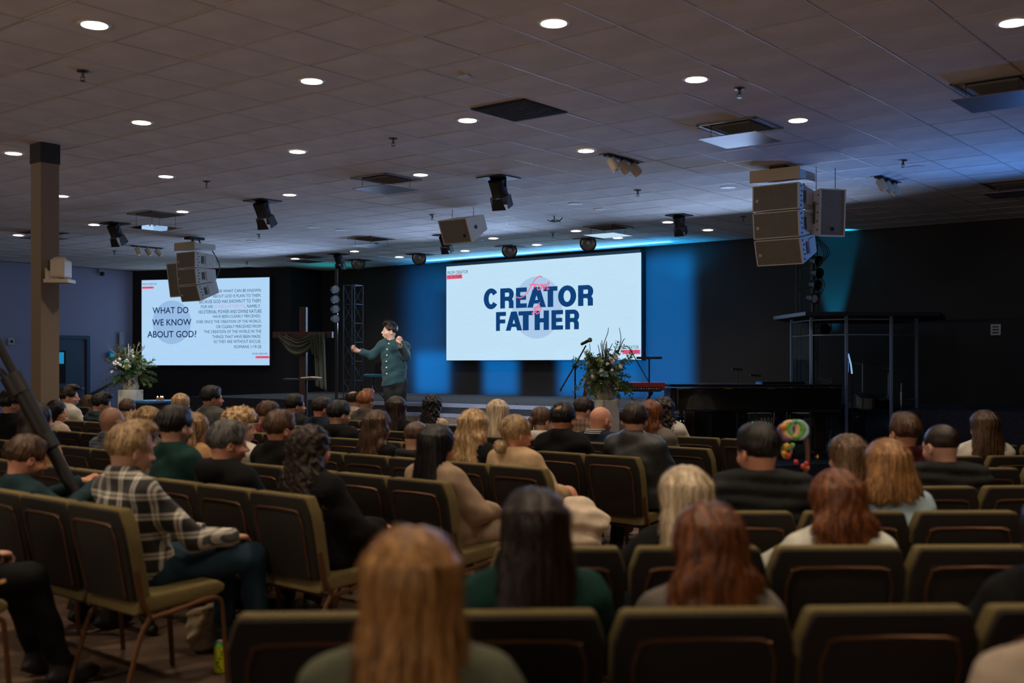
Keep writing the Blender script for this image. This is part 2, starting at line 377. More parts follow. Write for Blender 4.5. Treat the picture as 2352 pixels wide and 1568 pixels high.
# ---- hair ----
from mathutils.kdtree import KDTree
def strands(V, Q, style, seed):
    """locks of hair lifted a little off the hair volume, so that its outline and surface break up"""
    r_ = np.random.default_rng(seed + 5); N_ = np.zeros_like(V)
    fn = np.cross(V[Q[:, 2]] - V[Q[:, 0]], V[Q[:, 3]] - V[Q[:, 1]])
    for k in range(4): np.add.at(N_, Q[:, k], fn)
    N_ /= np.linalg.norm(N_, axis=1)[:, None] + 1e-9; c = V.mean(0)
    if ((V - c) * N_).sum() < 0: N_ = -N_
    kd = KDTree(len(V)); [kd.insert(v, i) for i, v in enumerate(V)]; kd.balance()
    long_ = style in ('long', 'wavy', 'curly', 'bob'); n = 520 if long_ else 330; st = .024 if long_ else .011
    if style == 'buzz': return V, Q
    vs = []; qs = []
    for i in r_.choice(len(V), n):
        p = V[i]; nn = N_[i]
        if nn[2] < -.6 or (p[1] > .05 and p[2] < -.11): continue
        lift = r_.uniform(.0005, .0045) if long_ else r_.uniform(.001, .005); w = r_.uniform(.0016, .0034); base = len(vs); sw_ = r_.uniform(-.35, .35); ph = r_.uniform(0, 6)
        K = 5 if style != 'short' else 4
        for k in range(K):
            fl = np.array([p[0] * 1.5, (p[1] + .03) * 1.2 if long_ else .05 * r_.uniform(-1, 1) + p[1], -.12 if long_ else -.03]); fl = fl - nn * (fl @ nn); fl /= np.linalg.norm(fl) + 1e-9
            s_ = np.cross(nn, fl)
            if style in ('curly', 'curlytop'): fl = fl * .6 + s_ * math.sin(k * 1.9 + ph) * 1.1
            elif style == 'wavy': fl = fl + s_ * .35 * math.sin(p[2] * 50 + ph)
            else: fl = fl + s_ * sw_ * .4
            e = w * (1 - .75 * k / (K - 1)); q = p + nn * (lift * (1 + 1.2 * k / K) + .0012)
            vs += [q - s_ * e, q + s_ * e]
            if k: a = base + 2 * (k - 1); qs.append((a, a + 1, a + 3, a + 2))
            _, j, _ = kd.find(p + fl * st); p = V[j] * .5 + (p + fl * st) * .5; nn = N_[j]
    return np.concatenate([V, np.array(vs)]), np.concatenate([Q, np.array(qs) + len(V)])
HAIRC = {}
def hair(style, p1=0, p2=0, seed=0):
    """style: short, buzz, fringe (balding), long, wavy, curly, bob, bun, pony, quiff; p1 = lower end z, p2 = half width at the end"""
    key = (style, p1, p2, seed)
    if key in HAIRC: return HAIRC[key]
    zb = p1 if style in ('long', 'wavy', 'curly', 'bob') else -.3
    if style == 'pony': zb = -.42
    if style == 'bun': zb = -.34
    W = max(.15, p2 + .05)
    f = Field((-W, -.22, zb - .06), (W, .16, .045), .0065 if zb > -.45 else .0075)
    x, y, z = f.grid(); ph = seed * 1.7
    big = style in ('long', 'wavy', 'curly', 'bob')
    f.ell((0, -.018, -.097), (.086 if not big else .090, .103 if not big else .106, .097 if not big else .099))
    if style == 'buzz': f.d += .007
    if style in ('short', 'quiff', 'curlytop'): f.ell((0, .0, -.034), (.058, .075, .034), .03)
    if style == 'quiff': f.ell((0, .055, -.018), (.055, .045, .035), .015); f.ell((0, .02, -.0), (.05, .06, .025), .015)
    if style == 'curlytop': f.ell((0, .0, -.05), (.098, .11, .07), .02)
    if big:
        t = np.clip((-.10 - z) / (-.10 - zb), 0, 1)
        w1 = p2 or .1; rx = .084 + (w1 - .084) * np.sin(t * 1.57) ** .9; ry = .080 - .030 * t; yc = -.035 - .035 * np.sin(t * 1.6)
        if style == 'wavy': rx = rx + .008 * np.sin(z * 55 + ph); yc = yc + .005 * np.sin(z * 40)
        q = (np.sqrt((x / rx) ** 2 + ((y - yc) / ry) ** 2) - 1) * ry
        tip = zb + .03 * np.abs(x / w1) ** 2 * (1 if style != 'bob' else -.2) + .012 * np.sin(x * 90 + ph)
        q = np.maximum(np.maximum(q, (tip - z) * .8), z + .07)
        h_ = np.clip(.5 + .5 * (f.d - q) / .03, 0, 1); f.d = (f.d * (1 - h_) + q * h_ - .03 * h_ * (1 - h_)).astype(np.float32)
    if style == 'pony':
        f.ell((0, -.115, -.13), (.022, .03, .022), .02); f.cap((0, -.13, -.15), (0, -.125, -.28), .026, .028, .02); f.cap((0, -.125, -.28), (0, -.11, -.42), .028, .01, .01)
    if style == 'bun':
        f.ell((0, -.11, -.215), (.052, .045, .042), .02); f.ell((.02, -.125, -.235), (.03, .03, .025), .01)
    # strand grooves
    az = np.arctan2(x, -(y + .02)); rr = np.sqrt(x * x + y * y)
    if style in ('curly', 'curlytop'):
        xx = x + .01 * np.sin(60 * z + ph); zz = z + .01 * np.sin(70 * x)
        f.d += (.011 * np.sin(85 * xx + ph) * np.sin(85 * y + 1) * np.sin(80 * zz + 2) + .006 * np.sin(150 * xx) * np.sin(140 * zz + 150 * y)).astype(np.float32)
    elif style in ('short', 'quiff', 'fringe'):
        f.d += (.0022 * np.sin(az * 26 + 3 * np.sin(z * 30) + ph) + .0018 * np.sin(120 * y + 60 * x + ph)).astype(np.float32)
    elif style != 'buzz':
        wv = 3.2 * np.sin(z * 26 + ph) if style == 'wavy' else 1.0 * np.sin(z * 9 + ph)
        f.d += ((.0030 if style == 'wavy' else .0016) * np.sin(az * 13 + wv + 2 * np.sin(az * 5)) + .0013 * np.sin(az * 37 - wv + 1 + 12 * z) + .0011 * np.sin(x * 260 + wv)).astype(np.float32)
    if big or style in ('bun', 'pony'):   # parting
        f.d += (.006 * np.exp(-((x - .01) / .006) ** 2) * (z > -.06)).astype(np.float32)
    # face opening
    f.ell((0, .115, -.175), (.073 if big else .082, .085, .118), .01, True)
    if big:
        f.ell((0, .13, -.30), (.085, .11, .2), .02, True)
    else:
        for sx in (-1, 1): f.ell((sx * .092, .012, -.165), (.022, .042, .052), .008, True); f.ell((sx * .085, .06, -.19), (.05, .055, .07), .01, True)
        if style not in ('bun', 'pony'):
            nz = -.215; f.d += (.022 * np.clip((-z - .125) / .09, 0, 1) ** 1.5).astype(np.float32)
            f.d = np.maximum(f.d, (nz - z)).astype(np.float32)
    if style == 'fringe': f.ell((0, -.02 + p1, .01), (.062, .095, .085), .012, True)
    if style == 'spot': f.ell((0, -.095, -.035), (.03, .03, .03), .01, True)
    HAIRC[key] = strands(*f.mesh(), style, seed); return HAIRC[key]
# ---- seated body: origin on the floor under the pelvis, facing +y ----
def fold(f, amp, seed, fr=1.0):
    x, y, z = f.grid(); s_ = seed * 1.3
    return (amp * (np.sin(31 * fr * z + 9 * x + 2 * np.sin(17 * x + s_)) * np.sin(13 * y + 11 * x + s_) + .6 * np.sin(57 * fr * z - 23 * x + 21 * y + s_))).astype(np.float32)
FINE_LEGS = False
def seated(Hh, sw, bulk, hy, arms, seed, kind, sex, legs='rest', hood=False, collar=None, short=False):
    lo = (-sw - .22, -.36 + min(hy, 0), -.01); hi = (sw + .22, .72 + max(hy, 0) * .3, Hh - .16)
    f = Field(lo, hi, .014)
    N_ = (0, hy - .035, Hh - .275)
    bk = bulk; bulk = bulk; by = bulk ** .3
    f.ell((0, .0, .56), (.165 * bulk, .135 * by, .12), .04)
    zc = Hh - .445; cy = hy * .85 - .016
    f.ell((0, (cy) * .5, (.56 + zc) / 2), (sw * .86 * bulk, .118 * by, (zc - .5) / 2 + .13), .05)
    f.ell((0, cy, zc), (sw * .95, .116 * by, .18), .05)
    W = {}
    for sx in (-1, 1):
        Sh = (sx * (sw - .035), hy * .92 - .02, Hh - .335)
        f.cap(Sh, (sx * .025, N_[1], N_[2] + .01), .058 * (.6 + .4 * bulk), .046, .04)
        a = arms if isinstance(arms, str) else arms[0 if sx < 0 else 1]
        if a == 'lap': E = (sx * (sw + .045), hy * .6 + .08, .68); Wr = (sx * .10, .27, .655)
        elif a == 'cross': E = (sx * (sw + .03), hy * .6 + .13, .72); Wr = (-sx * .06, .25, .76)
        elif a == 'phone': E = (sx * (sw + .03), hy * .6 + .13, .72); Wr = (sx * .08, .38, .84)
        elif a == 'raise': E = (sx * (sw + .06), hy + .22, Hh - .40); Wr = (sx * (sw - .12), hy + .44, Hh - .36)
        elif a == 'face': E = (sx * (sw + .03), hy * .6 + .2, .70); Wr = (sx * .10, hy + .20, Hh - .33)
        elif a == 'knee': E = (sx * (sw + .05), hy * .6 + .16, .70); Wr = (sx * .13, .40, .66)
        elif a == 'over': E = (sx * (sw + .22), hy - .02, Hh - .42); Wr = (sx * (sw + .40), hy + .05, Hh - .46)
        f.cap(Sh, E, .056 * (.5 + .5 * bulk), .046 * (.5 + .5 * bulk), .03); f.cap(E, Wr, .046 * (.5 + .5 * bulk), .031, .015); W[sx] = (E, Wr)
    top = f.copy()
    g = Field(lo, hi, .014)
    feet = []
    for sx in (-1, 1):
        hp = (sx * .09, 0, .545); kn = (sx * .13, .44, .53); an = (sx * .13, .40, .10)
        if legs == 'out': an = (sx * .14, .58, .10)
        if legs == 'fwd': kn = (sx * .13, .52, .545); an = (sx * .14, .545, .10)
        if legs == 'crossed' and sx < 0: kn = (sx * .02, .46, .62); an = (.20, .55, .27)
        g.cap(hp, kn, .088 * bulk, .064, .03); g.cap(kn, an, .060, .042, .02)
        g.ell(tuple(np.array(an) + (0, .05, -.045)), (.038, .11, .035), .02); feet.append(an)
    g.ell((0, .0, .56), (.165 * bulk, .135 * by, .115), .04)
    body = f.copy(); body.d = np.minimum(f.d, g.d)
    if legs != 'crossed':
        body.d = body.d[::2, ::2, ::2] + .007; body.h = .028
    bV, bQ = body.mesh()
    # top garment
    x, y, z = top.grid()
    infl = {'tee': .009, 'shirt': .013, 'sweater': .018, 'jacket': .024, 'puffer': .028, 'coat': .026, 'vest': .026}[kind]
    if kind == 'puffer': top.d += (.020 * (np.abs(np.sin((z + .25 * y * 0 + .01 * np.sin(9 * x)) * PI / .062)) * -1 + .5)).astype(np.float32)
    top.d -= infl
    top.d += fold(top, .0045 if kind != 'puffer' else .003, seed)
    if collar: top.ell((0, N_[1] + .005, N_[2] + .035), (.085, .085, .045), .015)
    if hood: top.ell((0, N_[1] - .075, N_[2] - .005), (.125, .06, .075), .03)
    nk = Hh - (.205 if collar else .222)
    top.d = np.maximum(top.d, (z - nk - .25 * np.minimum(0, (y - hy)) * 0)).astype(np.float32)
    tz = Hh - .262
    top.d = np.maximum(top.d, (.47 if kind in ('coat',) else .50) - z).astype(np.float32)
    # neck hole
    top.cap((0, N_[1] + .015, N_[2] + .045), (0, N_[1] + .015, N_[2] + .2), .052 if sex == 'm' else .046, .062, .006, True)
    # trim cuffs
    for sx, (E, Wr) in W.items():
        v = np.array(Wr) - np.array(E); v = v / np.linalg.norm(v); c = np.array(Wr) + v * .045
        top.ell(c, (.05, .05, .05), .004, True)
    tV, tQ = top.mesh()
    g.d -= .010; g.d += fold(g, .004, seed + 3, .8)
    zz = g.grid()[2]; g.d = np.maximum(g.d, (.105 - zz)).astype(np.float32)
    for an in feet:
        if an[2] > .2: g.ell((an[0], an[1] + .04, an[2] - .06), (.08, .12, .05), .01, True)
    if legs == 'rest' and not FINE_LEGS: g.d = g.d[::2, ::2, ::2]; g.h = .028
    lV, lQ = g.mesh()
    sh = Field((-.35, .25, -.02), (.35, .85, .5), .015)
    for an in feet:
        sh.ell((an[0], an[1] + .055, an[2] - .05), (.046, .135, .048), .01); sh.cap((an[0], an[1] - .01, an[2] + .03), (an[0], an[1], an[2] - .04), .05, .05, .02)
    zz = sh.grid()[2]; sh.d = np.maximum(sh.d, .002 - zz).astype(np.float32)
    sV, sQ = sh.mesh()
    return (bV, bQ), (tV, tQ), (lV, lQ), (sV, sQ), W
def hand_at(E, Wr, sx, curl=.5, pinch=False, roll=0):
    V, Q = hand(curl, pinch); V = V.copy()
    if sx > 0: V = V * np.array([-1, 1, 1]); Q = Q[:, ::-1]
    d = (Vector(Wr) - Vector(E)).normalized(); M = d.to_track_quat('Y', 'Z').to_matrix() @ Matrix.Rotation(roll, 3, 'Y')
    return xf(V, Matrix.Translation(Vector(Wr)) @ M.to_4x4()), Q
# ---------------------------------------------------------------- the room
def quadwall(name, a, b, z0, z1, m, th=.12, side=1, **k):
    a = Vector((a[0], a[1], 0)); b = Vector((b[0], b[1], 0)); d = (b - a).normalized(); n = Vector((-d.y, d.x, 0)) * side * th
    mb = MB(); mb.prism([(a.x, a.y), (b.x, b.y), (b.x + n.x, b.y + n.y), (a.x + n.x, a.y + n.y)], z0, z1)
    return mb.build(name, m, kind='structure', **k)
M_floor = mat('carpet_floor', (.13, .08, .05), .95, noise=.5, nscale=3, bump=.5, bscale=300)
M_dark = mat('stage_wall_paint', (.030, .031, .033), .85, bump=.12, bscale=60)
M_scr = mat('black_wall_paint', (.016, .017, .022), .85, bump=.1, bscale=60)
M_bluelit = mat('blue_lit_wall_paint', (.42, .44, .66), .9, bump=.15, bscale=80)  # blue screen light on the grey wall is put into this colour
M_rear = mat('rear_wall_paint', (.40, .34, .28), .9)
fl = MB(); q = [room(u, v) for u, v in ((-9.5, -8), (12.5, -8), (12.5, 19.5), (-9.5, 19.5))]
fl.prism([(p.x, p.y) for p in q], -.1, 0); fl.build('floor', M_floor, kind='structure')
quadwall('wall_stage', room(12.34, -8), room(12.34, 17.0), 0, CEIL + .02, M_dark, side=-1)
quadwall('wall_screen', room(9.38, 19.37), room(10.98, 15.53), 0, CEIL, M_scr, .12, side=1)
quadwall('wall_return', room(10.98, 15.53), room(12.34, 16.0), 0, CEIL, M_scr, .1, side=1)
quadwall('wall_left', room(-9.5, 19.37), room(9.5, 19.37), 0, CEIL, M_bluelit, side=1)
quadwall('wall_rear', room(-9.4, -8), room(-9.4, 19.5), 0, CEIL, M_rear, side=1)
quadwall('wall_right', room(-9.5, -8), room(12.5, -8), 0, CEIL, M_scr, side=-1)
# ceiling: plenum slab, tiles on the lattice of the lamps, T-bar grid
M_tile = mat('acoustic_tile', (.78, .72, .66), .95, noise=.10, nscale=2.0, bump=.35, bscale=260)
M_bar = mat('white_grid_bar', (.62, .60, .58), .45)
M_plen = mat('plenum_dark', (.03, .03, .03), .9)
sl = MB(); sl.prism([(p.x, p.y) for p in q], CEIL + .03, CEIL + .12)
CEILO = sl.build('ceiling', M_plen, kind='structure')
tu = CH.copy() * (1.8826 / 3); tv = BH.copy() * (2.3695 / 4); TL = tu.length; TW = tv.length
tb = MB(); hx, hy_ = TW / 2 - .0075, TL / 2 - .0075
tb.prism([(-hx, -hy_), (hx, -hy_), (hx, hy_), (-hx, hy_)], 0, .014)
tme = tb.mesh('ceiling_tile', bevel=.004, segs=1); tme.materials.append(M_tile)
yaw_t = math.atan2(CH.y, CH.x) - PI / 2
cells = []
for i in range(-16, 20):
    for j in range(-8, 34):
        p = L0 + tu * i + tv * j; u, v = uv(p)
        if -9.3 < u < 12.3 and -7.9 < v < 19.3:
            if v > 15.6 and u > 9.38 + (19.37 - v) * .4167 - .1: continue
            px = CX + F * p.x / p.y if p.y > 1 else -9e9; py = HZ - F * (CEIL - CAMH) / p.y if p.y > 1 else -9e9
            cells.append((p.y if (-150 < px < 2500 and py > -60) else 1e3, p.x, p.y, px, py))
cells.sort(); rest = MB()
M_tiles_rot = Matrix.Rotation(yaw_t, 4, 'Z')
for n, (k, X, Y, px, py) in enumerate(cells):
    if n < 298 and k < 999:
        o = link('ceiling_tile', tme, None, CEILO); o.location = (X, Y, CEIL + .003 + .002 * math.sin(n * 12.9)); o.rotation_euler = (R(random.uniform(-.15, .15)), R(random.uniform(-.15, .15)), yaw_t)
    else:
        Mx = Matrix.Translation((X, Y, CEIL + .004)) @ M_tiles_rot
        rest.prism([(-hx, -hy_), (hx, -hy_), (hx, hy_), (-hx, hy_)], 0, .012, Mx)
rest.build('far_ceiling_tiles', M_tile, CEILO, kind='stuff')
gb = MB()
for i in range(-16, 20):
    a = L0 + tu * (i + .5); u = uv(a)[0]
    if -9.3 < u < 12.3:
        vmax = 19.3 if u < 9.4 else 19.3 - (u - 9.4) / .4167
        A = room(u, -7.9, CEIL + .006); B = room(u, max(vmax, 12), CEIL + .006); gb.tube([A, B], .0075, 4)
for j in range(-8, 34):
    v = uv(L0 + tv * (j + .5))[1]
    if -7.9 < v < 19.3:
        A = room(-9.3, v, CEIL + .006); B = room(12.3 if v < 15.5 else 9.38 + (19.37 - v) * .4167, v, CEIL + .006); gb.tube([A, B], .0075, 4)
gb.build('grid_bars', M_bar, CEILO, kind='stuff')
# column
M_col = mat('tan_column_paint', (.27, .21, .15), .8, bump=.1, bscale=70)
M_colc = mat('column_cap_paint', (.035, .033, .033), .8)
Dc = F * (CEIL - CAMH) / (HZ - 327); c0 = Vector(((92 - CX) / F * Dc, Dc + .12, 0))
col = MB(); col.box((0, 0, CEIL / 2), (.20, .20, CEIL)); co = col.build('trim_1', M_col, bevel=.006, kind='structure'); co.location = c0; co.rotation_euler.z = yaw_t
cp = MB(); cp.box((0, 0, CEIL - .10), (.212, .212, .20)); cp.build('column_cap', M_colc, co)
COLP = c0
# ---------------------------------------------------------------- stage
M_stage = mat('stage_carpet', (.035, .040, .050), .95, noise=.3, nscale=30, bump=.4, bscale=200)
M_tread = mat('tread_carpet', (.36, .39, .50), .9, noise=.3, nscale=120, bump=.4, bscale=200)
M_riser = mat('riser_carpet', (.30, .23, .16), .95, noise=.5, nscale=90, bump=.5, bscale=150)
M_skirt = mat('stage_skirt', (.06, .025, .02), .7)
def slab(name, poly, z0, z1, m, parent=None, **k):
    mb = MB(); mb.prism([tuple(room(u, v).xy) for u, v in poly], z0, z1); return mb.build(name, m, parent, **k)
plat = slab('trim_2', [(12.3, -5), (7.5, -5), (7.48, 1.2), (5.0, 2.4), (4.4, 10.5), (7.6, 12), (12.3, 12)][::-1], .0, .30, M_stage, kind='structure')
slab('platform_skirt', [(7.50, -5), (7.47, -5), (7.45, 1.19), (7.48, 1.21)], 0, .285, M_skirt, plat)
up = slab('trim_3', [(12.33, 2.9), (7.54, 2.9), (7.54, 14.5), (10.9, 15.3), (12.33, 16)], .30, .90, M_stage, kind='structure')
up2 = slab('trim_4', [(12.33, -6), (9.9, -6), (9.9, 2.9), (12.33, 2.9)], .30, .90, M_stage, kind='structure')
st = slab('trim_5', [(7.54, 3.4), (6.70, 3.4), (6.70, 9.6), (7.54, 9.6)], .30, .305, M_tread, kind='structure')
for k in range(3):
    z = .45 + .15 * k; u0 = 6.72 + .28 * k
    slab('step_riser', [(7.54, 3.4), (u0 + .012, 3.4), (u0 + .012, 9.6), (7.54, 9.6)], z - .15, z - .050, M_riser, st)
    slab('step_tread', [(7.54, 3.4), (u0, 3.4), (u0, 9.6), (7.54, 9.6)], z - .050, z, M_tread, st)
slab('step_tread', [(7.68, 3.4), (7.53, 3.4), (7.53, 9.6), (7.68, 9.6)], .850, .905, M_tread, st)
# ---------------------------------------------------------------- screens with their lettering
NAVY = lin(16, 42, 84); BLUEN = lin(22, 74, 130); PINK = lin(235, 105, 140); REDP = lin(240, 80, 105)
def plane_at(px, py, O, d):
    """point where the pixel's ray meets the vertical plane through O with horizontal direction d -> (a, z)"""
    k = (px - CX) / F; n = Vector((-d.y, d.x, 0)); D = O.dot(n) / (k * n.x + n.y) if True else 0
    D = (O.x * n.x + O.y * n.y) / (k * n.x + n.y); P = Vector((k * D, D, 0)); return (P - Vector((O.x, O.y, 0))).dot(d), CAMH - (py - HZ) / F * D
class Screen:
    def __init__(s, name, O, d, box, m, label, **k):
        s.O = O; s.d = d; s.n = Vector((d.y, -d.x, 0))   # towards the audience
        s.root = empty(name, (O.x, O.y, 0)); s.root.rotation_euler = (0, 0, math.atan2(d.y, d.x)); tag(s.root, label, 'screen')
        a0, _ = plane_at(box[0], 800, O, d); a1, _ = plane_at(box[2], 800, O, d)
        z0, z1 = k['z']; s.a0, s.a1, s.z0, s.z1 = a0, a1, z0, z1
        mb = MB(); mb.box(((a0 + a1) / 2, .0, (z0 + z1) / 2), (a1 - a0, .02, z1 - z0)); mb.build('display_panel', m, s.root)
        mb = MB(); mb.box(((a0 + a1) / 2, .06, (z0 + z1) / 2), (a1 - a0 + .03, .10, z1 - z0 + .03)); mb.build('cabinet', M_scr, s.root)
    def put(s, name, mb_or_me, m, dy=-.013):
        o = link(name, mb_or_me, m, s.root); o.location = (0, dy, 0); return o
    def text(s, txt, x0, y0, x1, y1, m, bold=0, name='lettering', shear=0, dy=-.013):
        c = bpy.data.curves.new('t', 'FONT'); c.body = txt; c.size = 1; c.offset = bold; c.resolution_u = 3; c.shear = shear
        o = bpy.data.objects.new('t', c); COL.objects.link(o); bpy.context.view_layer.update()
        me = bpy.data.meshes.new_from_object(o.evaluated_get(bpy.context.evaluated_depsgraph_get())); bpy.data.objects.remove(o)
        V = np.zeros(len(me.vertices) * 3, np.float32); me.vertices.foreach_get('co', V); V = V.reshape(-1, 3)
        mn, mx = V.min(0), V.max(0); xm = (x0 + x1) / 2
        A0, _ = plane_at(x0, y0, s.O, s.d); A1, _ = plane_at(x1, y0, s.O, s.d); _, Z1 = plane_at(xm, y0, s.O, s.d); _, Z0 = plane_at(xm, y1, s.O, s.d)
        X = A0 + (V[:, 0] - mn[0]) / (mx[0] - mn[0]) * (A1 - A0); Z = Z0 + (V[:, 1] - mn[1]) / (mx[1] - mn[1]) * (Z1 - Z0)
        me.vertices.foreach_set('co', np.stack([X, np.zeros_like(X), Z], 1).ravel().astype(np.float32)); me.materials.clear(); me.update()
        return s.put(name, me, m, dy)
    def rect(s, name, x0, y0, x1, y1, m, dy=-.011):
        A0, _ = plane_at(x0, y0, s.O, s.d); A1, _ = plane_at(x1, y0, s.O, s.d); xm = (x0 + x1) / 2; _, Z1 = plane_at(xm, y0, s.O, s.d); _, Z0 = plane_at(xm, y1, s.O, s.d)
        mb = MB(); mb.addm([(A0, 0, Z0), (A1, 0, Z0), (A1, 0, Z1), (A0, 0, Z1)], [(0, 1, 2, 3)]); return s.put(name, mb.mesh(name), m, dy)
    def disc(s, name, xc, yc, ry, m, dy=-.0105):
        a, z = plane_at(xc, yc, s.O, s.d); _, z2 = plane_at(xc, yc - ry, s.O, s.d); r = z2 - z
        mb = MB(); mb.addm([(a + r * math.cos(t * PI / 32), 0, z + r * math.sin(t * PI / 32)) for t in range(64)], [tuple(range(64))]); return s.put(name, mb.mesh(name), m, dy)
    def stroke(s, name, pts, m, r, dy=-.014):
        P = []
        for x, y in pts: a, z = plane_at(x, y, s.O, s.d); P.append((a, 0, z))
        mb = MB(); P = smooth_path(P, 4)
        for i in range(len(P) - 1):
            t = (P[i + 1] - P[i]); 
            if t.length < 1e-5: continue
            t.normalize(); n = Vector((-t.z, 0, t.x)) * r; e = t * r * .6
            mb.addm([P[i] - n - e, P[i + 1] - n + e, P[i + 1] + n + e, P[i] + n - e], [(0, 1, 2, 3)])
        return s.put(name, mb.mesh(name), m, dy)
def led_mat(name, col, k):
    m = emit(name, col, k); N, Lk = nt(m); b = N['Principled BSDF']; tc = N.new('ShaderNodeTexCoord')
    t = N.new('ShaderNodeTexNoise'); mp = N.new('ShaderNodeMapping'); mp.inputs['Scale'].default_value = (.6, 1, 14); Lk.new(tc.outputs['Object'], mp.inputs['Vector']); Lk.new(mp.outputs['Vector'], t.inputs['Vector'])
    r = N.new('ShaderNodeValToRGB'); r.color_ramp.elements[0].color = (*[c * .93 for c in col], 1); r.color_ramp.elements[1].color = (*[min(1, c * 1.05) for c in col], 1)
    Lk.new(t.outputs['Fac'], r.inputs['Fac']); Lk.new(r.outputs['Color'], b.inputs['Emission Color']); return m
O1 = room(12.18, 5); d1 = -BH
s1 = Screen('led_screen', O1, d1, (1026, 0, 1472, 0), led_mat('led_white', lin(193, 226, 246), 1.0), 'large wide LED screen showing the big words CREATOR FATHER on the stage wall', z=(1.63, 3.655))
e_navy = emit('ink_blue', lin(14, 62, 118), 1); e_txt = emit('ink_navy', lin(14, 44, 84), 1); e_pink = emit('ink_pink', lin(236, 112, 150), 1); e_red = emit('ink_red', lin(238, 92, 120), 1); e_circ = emit('ink_circle', lin(170, 200, 232), 1); e_lil = emit('ink_lilac', lin(196, 165, 205), 1)
s1.disc('circle_graphic', 1233.5, 706, 71.5, e_circ)
def glyph(ch):
    Q = []; B = .40
    r = lambda x0, y0, x1, y1: Q.append([(x0, y0), (x1, y0), (x1, y1), (x0, y1)])
    def ring(cx, cy, rx, ry, t, a0, a1, ty=None, n=22):
        ty = ty or t
        for i in range(n):
            a, b = R(a0 + (a1 - a0) * i / n), R(a0 + (a1 - a0) * (i + 1) / n)
            Q.append([(cx + rx * math.cos(a), cy + ry * math.sin(a)), (cx + rx * math.cos(b), cy + ry * math.sin(b)), (cx + (rx - t) * math.cos(b), cy + (ry - ty) * math.sin(b)), (cx + (rx - t) * math.cos(a), cy + (ry - ty) * math.sin(a))])
    if ch in 'EF': r(0, 0, B, 1); r(0, .78, 1, 1); r(0, .39, .93, .60)
    if ch == 'E': r(0, 0, 1, .22)
    if ch == 'T': r(0, .78, 1, 1); r(.30, 0, .70, 1)
    if ch == 'H': r(0, 0, .37, 1); r(.63, 0, 1, 1); r(0, .39, 1, .61)
    if ch == 'A': Q.append([(0, 0), (.30, 0), (.64, 1), (.33, 1)]); Q.append([(.70, 0), (1, 0), (.67, 1), (.36, 1)]); r(.22, .19, .78, .37)
    if ch == 'O': ring(.5, .5, .5, .52, .31, 0, 360, .24, 36)
    if ch == 'C': ring(.5, .5, .5, .52, .34, 34, 326, .24, 32)
    if ch == 'R': r(0, 0, .35, 1); r(0, .78, .6, 1); r(0, .37, .6, .58); ring(.60, .685, .39, .315, .34, -90, 90, .21); ring(.58, .27, .39, .27, .34, 0, 80, .2, 8); r(.63, 0, .97, .28)
    return Q
def word(s, glyphs, top, bot, m):
    for ch, x0, x1 in glyphs:
        mb = MB(); lx = 1000 + x0 / 3.485; rx = 1000 + x1 / 3.485; xm = (x0 + x1) / 2
        yt = 450 + (top[1] + (xm - top[0]) * top[2]) / 3.485; yb = 450 + (bot[1] + (xm - bot[0]) * bot[2]) / 3.485
        A0, _ = plane_at(lx, yt, s.O, s.d); A1, _ = plane_at(rx, yt, s.O, s.d); _, Z1 = plane_at((lx + rx) / 2, yt, s.O, s.d); _, Z0 = plane_at((lx + rx) / 2, yb, s.O, s.d)
        for q_ in glyph(ch): mb.addm([(A0 + (A1 - A0) * x, 0, Z0 + (Z1 - Z0) * y) for x, y in q_], [(0, 1, 2, 3)])
        s.put('bold_letter', mb.mesh('bold_letter'), m, -.012)
word(s1, [('C', 390, 508), ('R', 522, 632), ('E', 648, 735), ('A', 738, 888), ('T', 868, 980), ('O', 985, 1130), ('R', 1145, 1268)], (390, 745, -.040), (390, 905, -.032), e_navy)
word(s1, [('F', 488, 568), ('A', 566, 697), ('T', 668, 785), ('H', 797, 912), ('E', 932, 1025), ('R', 1042, 1155)], (487, 929, -.033), (487, 1080, -.021), e_navy)
s1.text('FROM CREATOR', 1029, 621.5, 1076, 629, e_txt); s1.rect('red_band', 1026.5, 631, 1062.5, 640.5, e_red); s1.text('TO FATHER', 1029.5, 632.5, 1061, 639, e_txt)
s1.text('FROM CREATOR', 1416, 793.5, 1468, 801, e_txt); s1.rect('red_band', 1430, 803, 1471.5, 813, e_red); s1.text('TO FATHER', 1433, 804.5, 1468, 811, e_txt)
def crop3(pts): return [(1000 + x / 3.485, 450 + y / 3.485) for x, y in pts]
for g in ([(857,652),(845,642),(825,648),(800,672),(775,715),(745,765),(715,798),(680,815),(645,806)], [(758,712),(800,706)],
          [(785,748),(800,712),(798,725),(812,708),(828,712)], [(850,708),(828,725),(820,745),(832,750),(850,735),(858,712),(846,706)],
          [(848,748),(868,708),(862,728),(880,708),(886,712),(874,746)], [(878,735),(898,706),(910,690),(912,700),(896,744),(905,746),(912,740)]):
    s1.stroke('script_lettering', crop3(g), e_pink, .011)
for g in ([(838,852),(815,890),(790,925),(778,942),(792,940),(802,928)], [(785,898),(836,884)], [(845,888),(822,905),(808,928),(818,942),(838,925),(848,900),(842,886)]):
    s1.stroke('script_lettering', crop3(g), e_pink, .011)
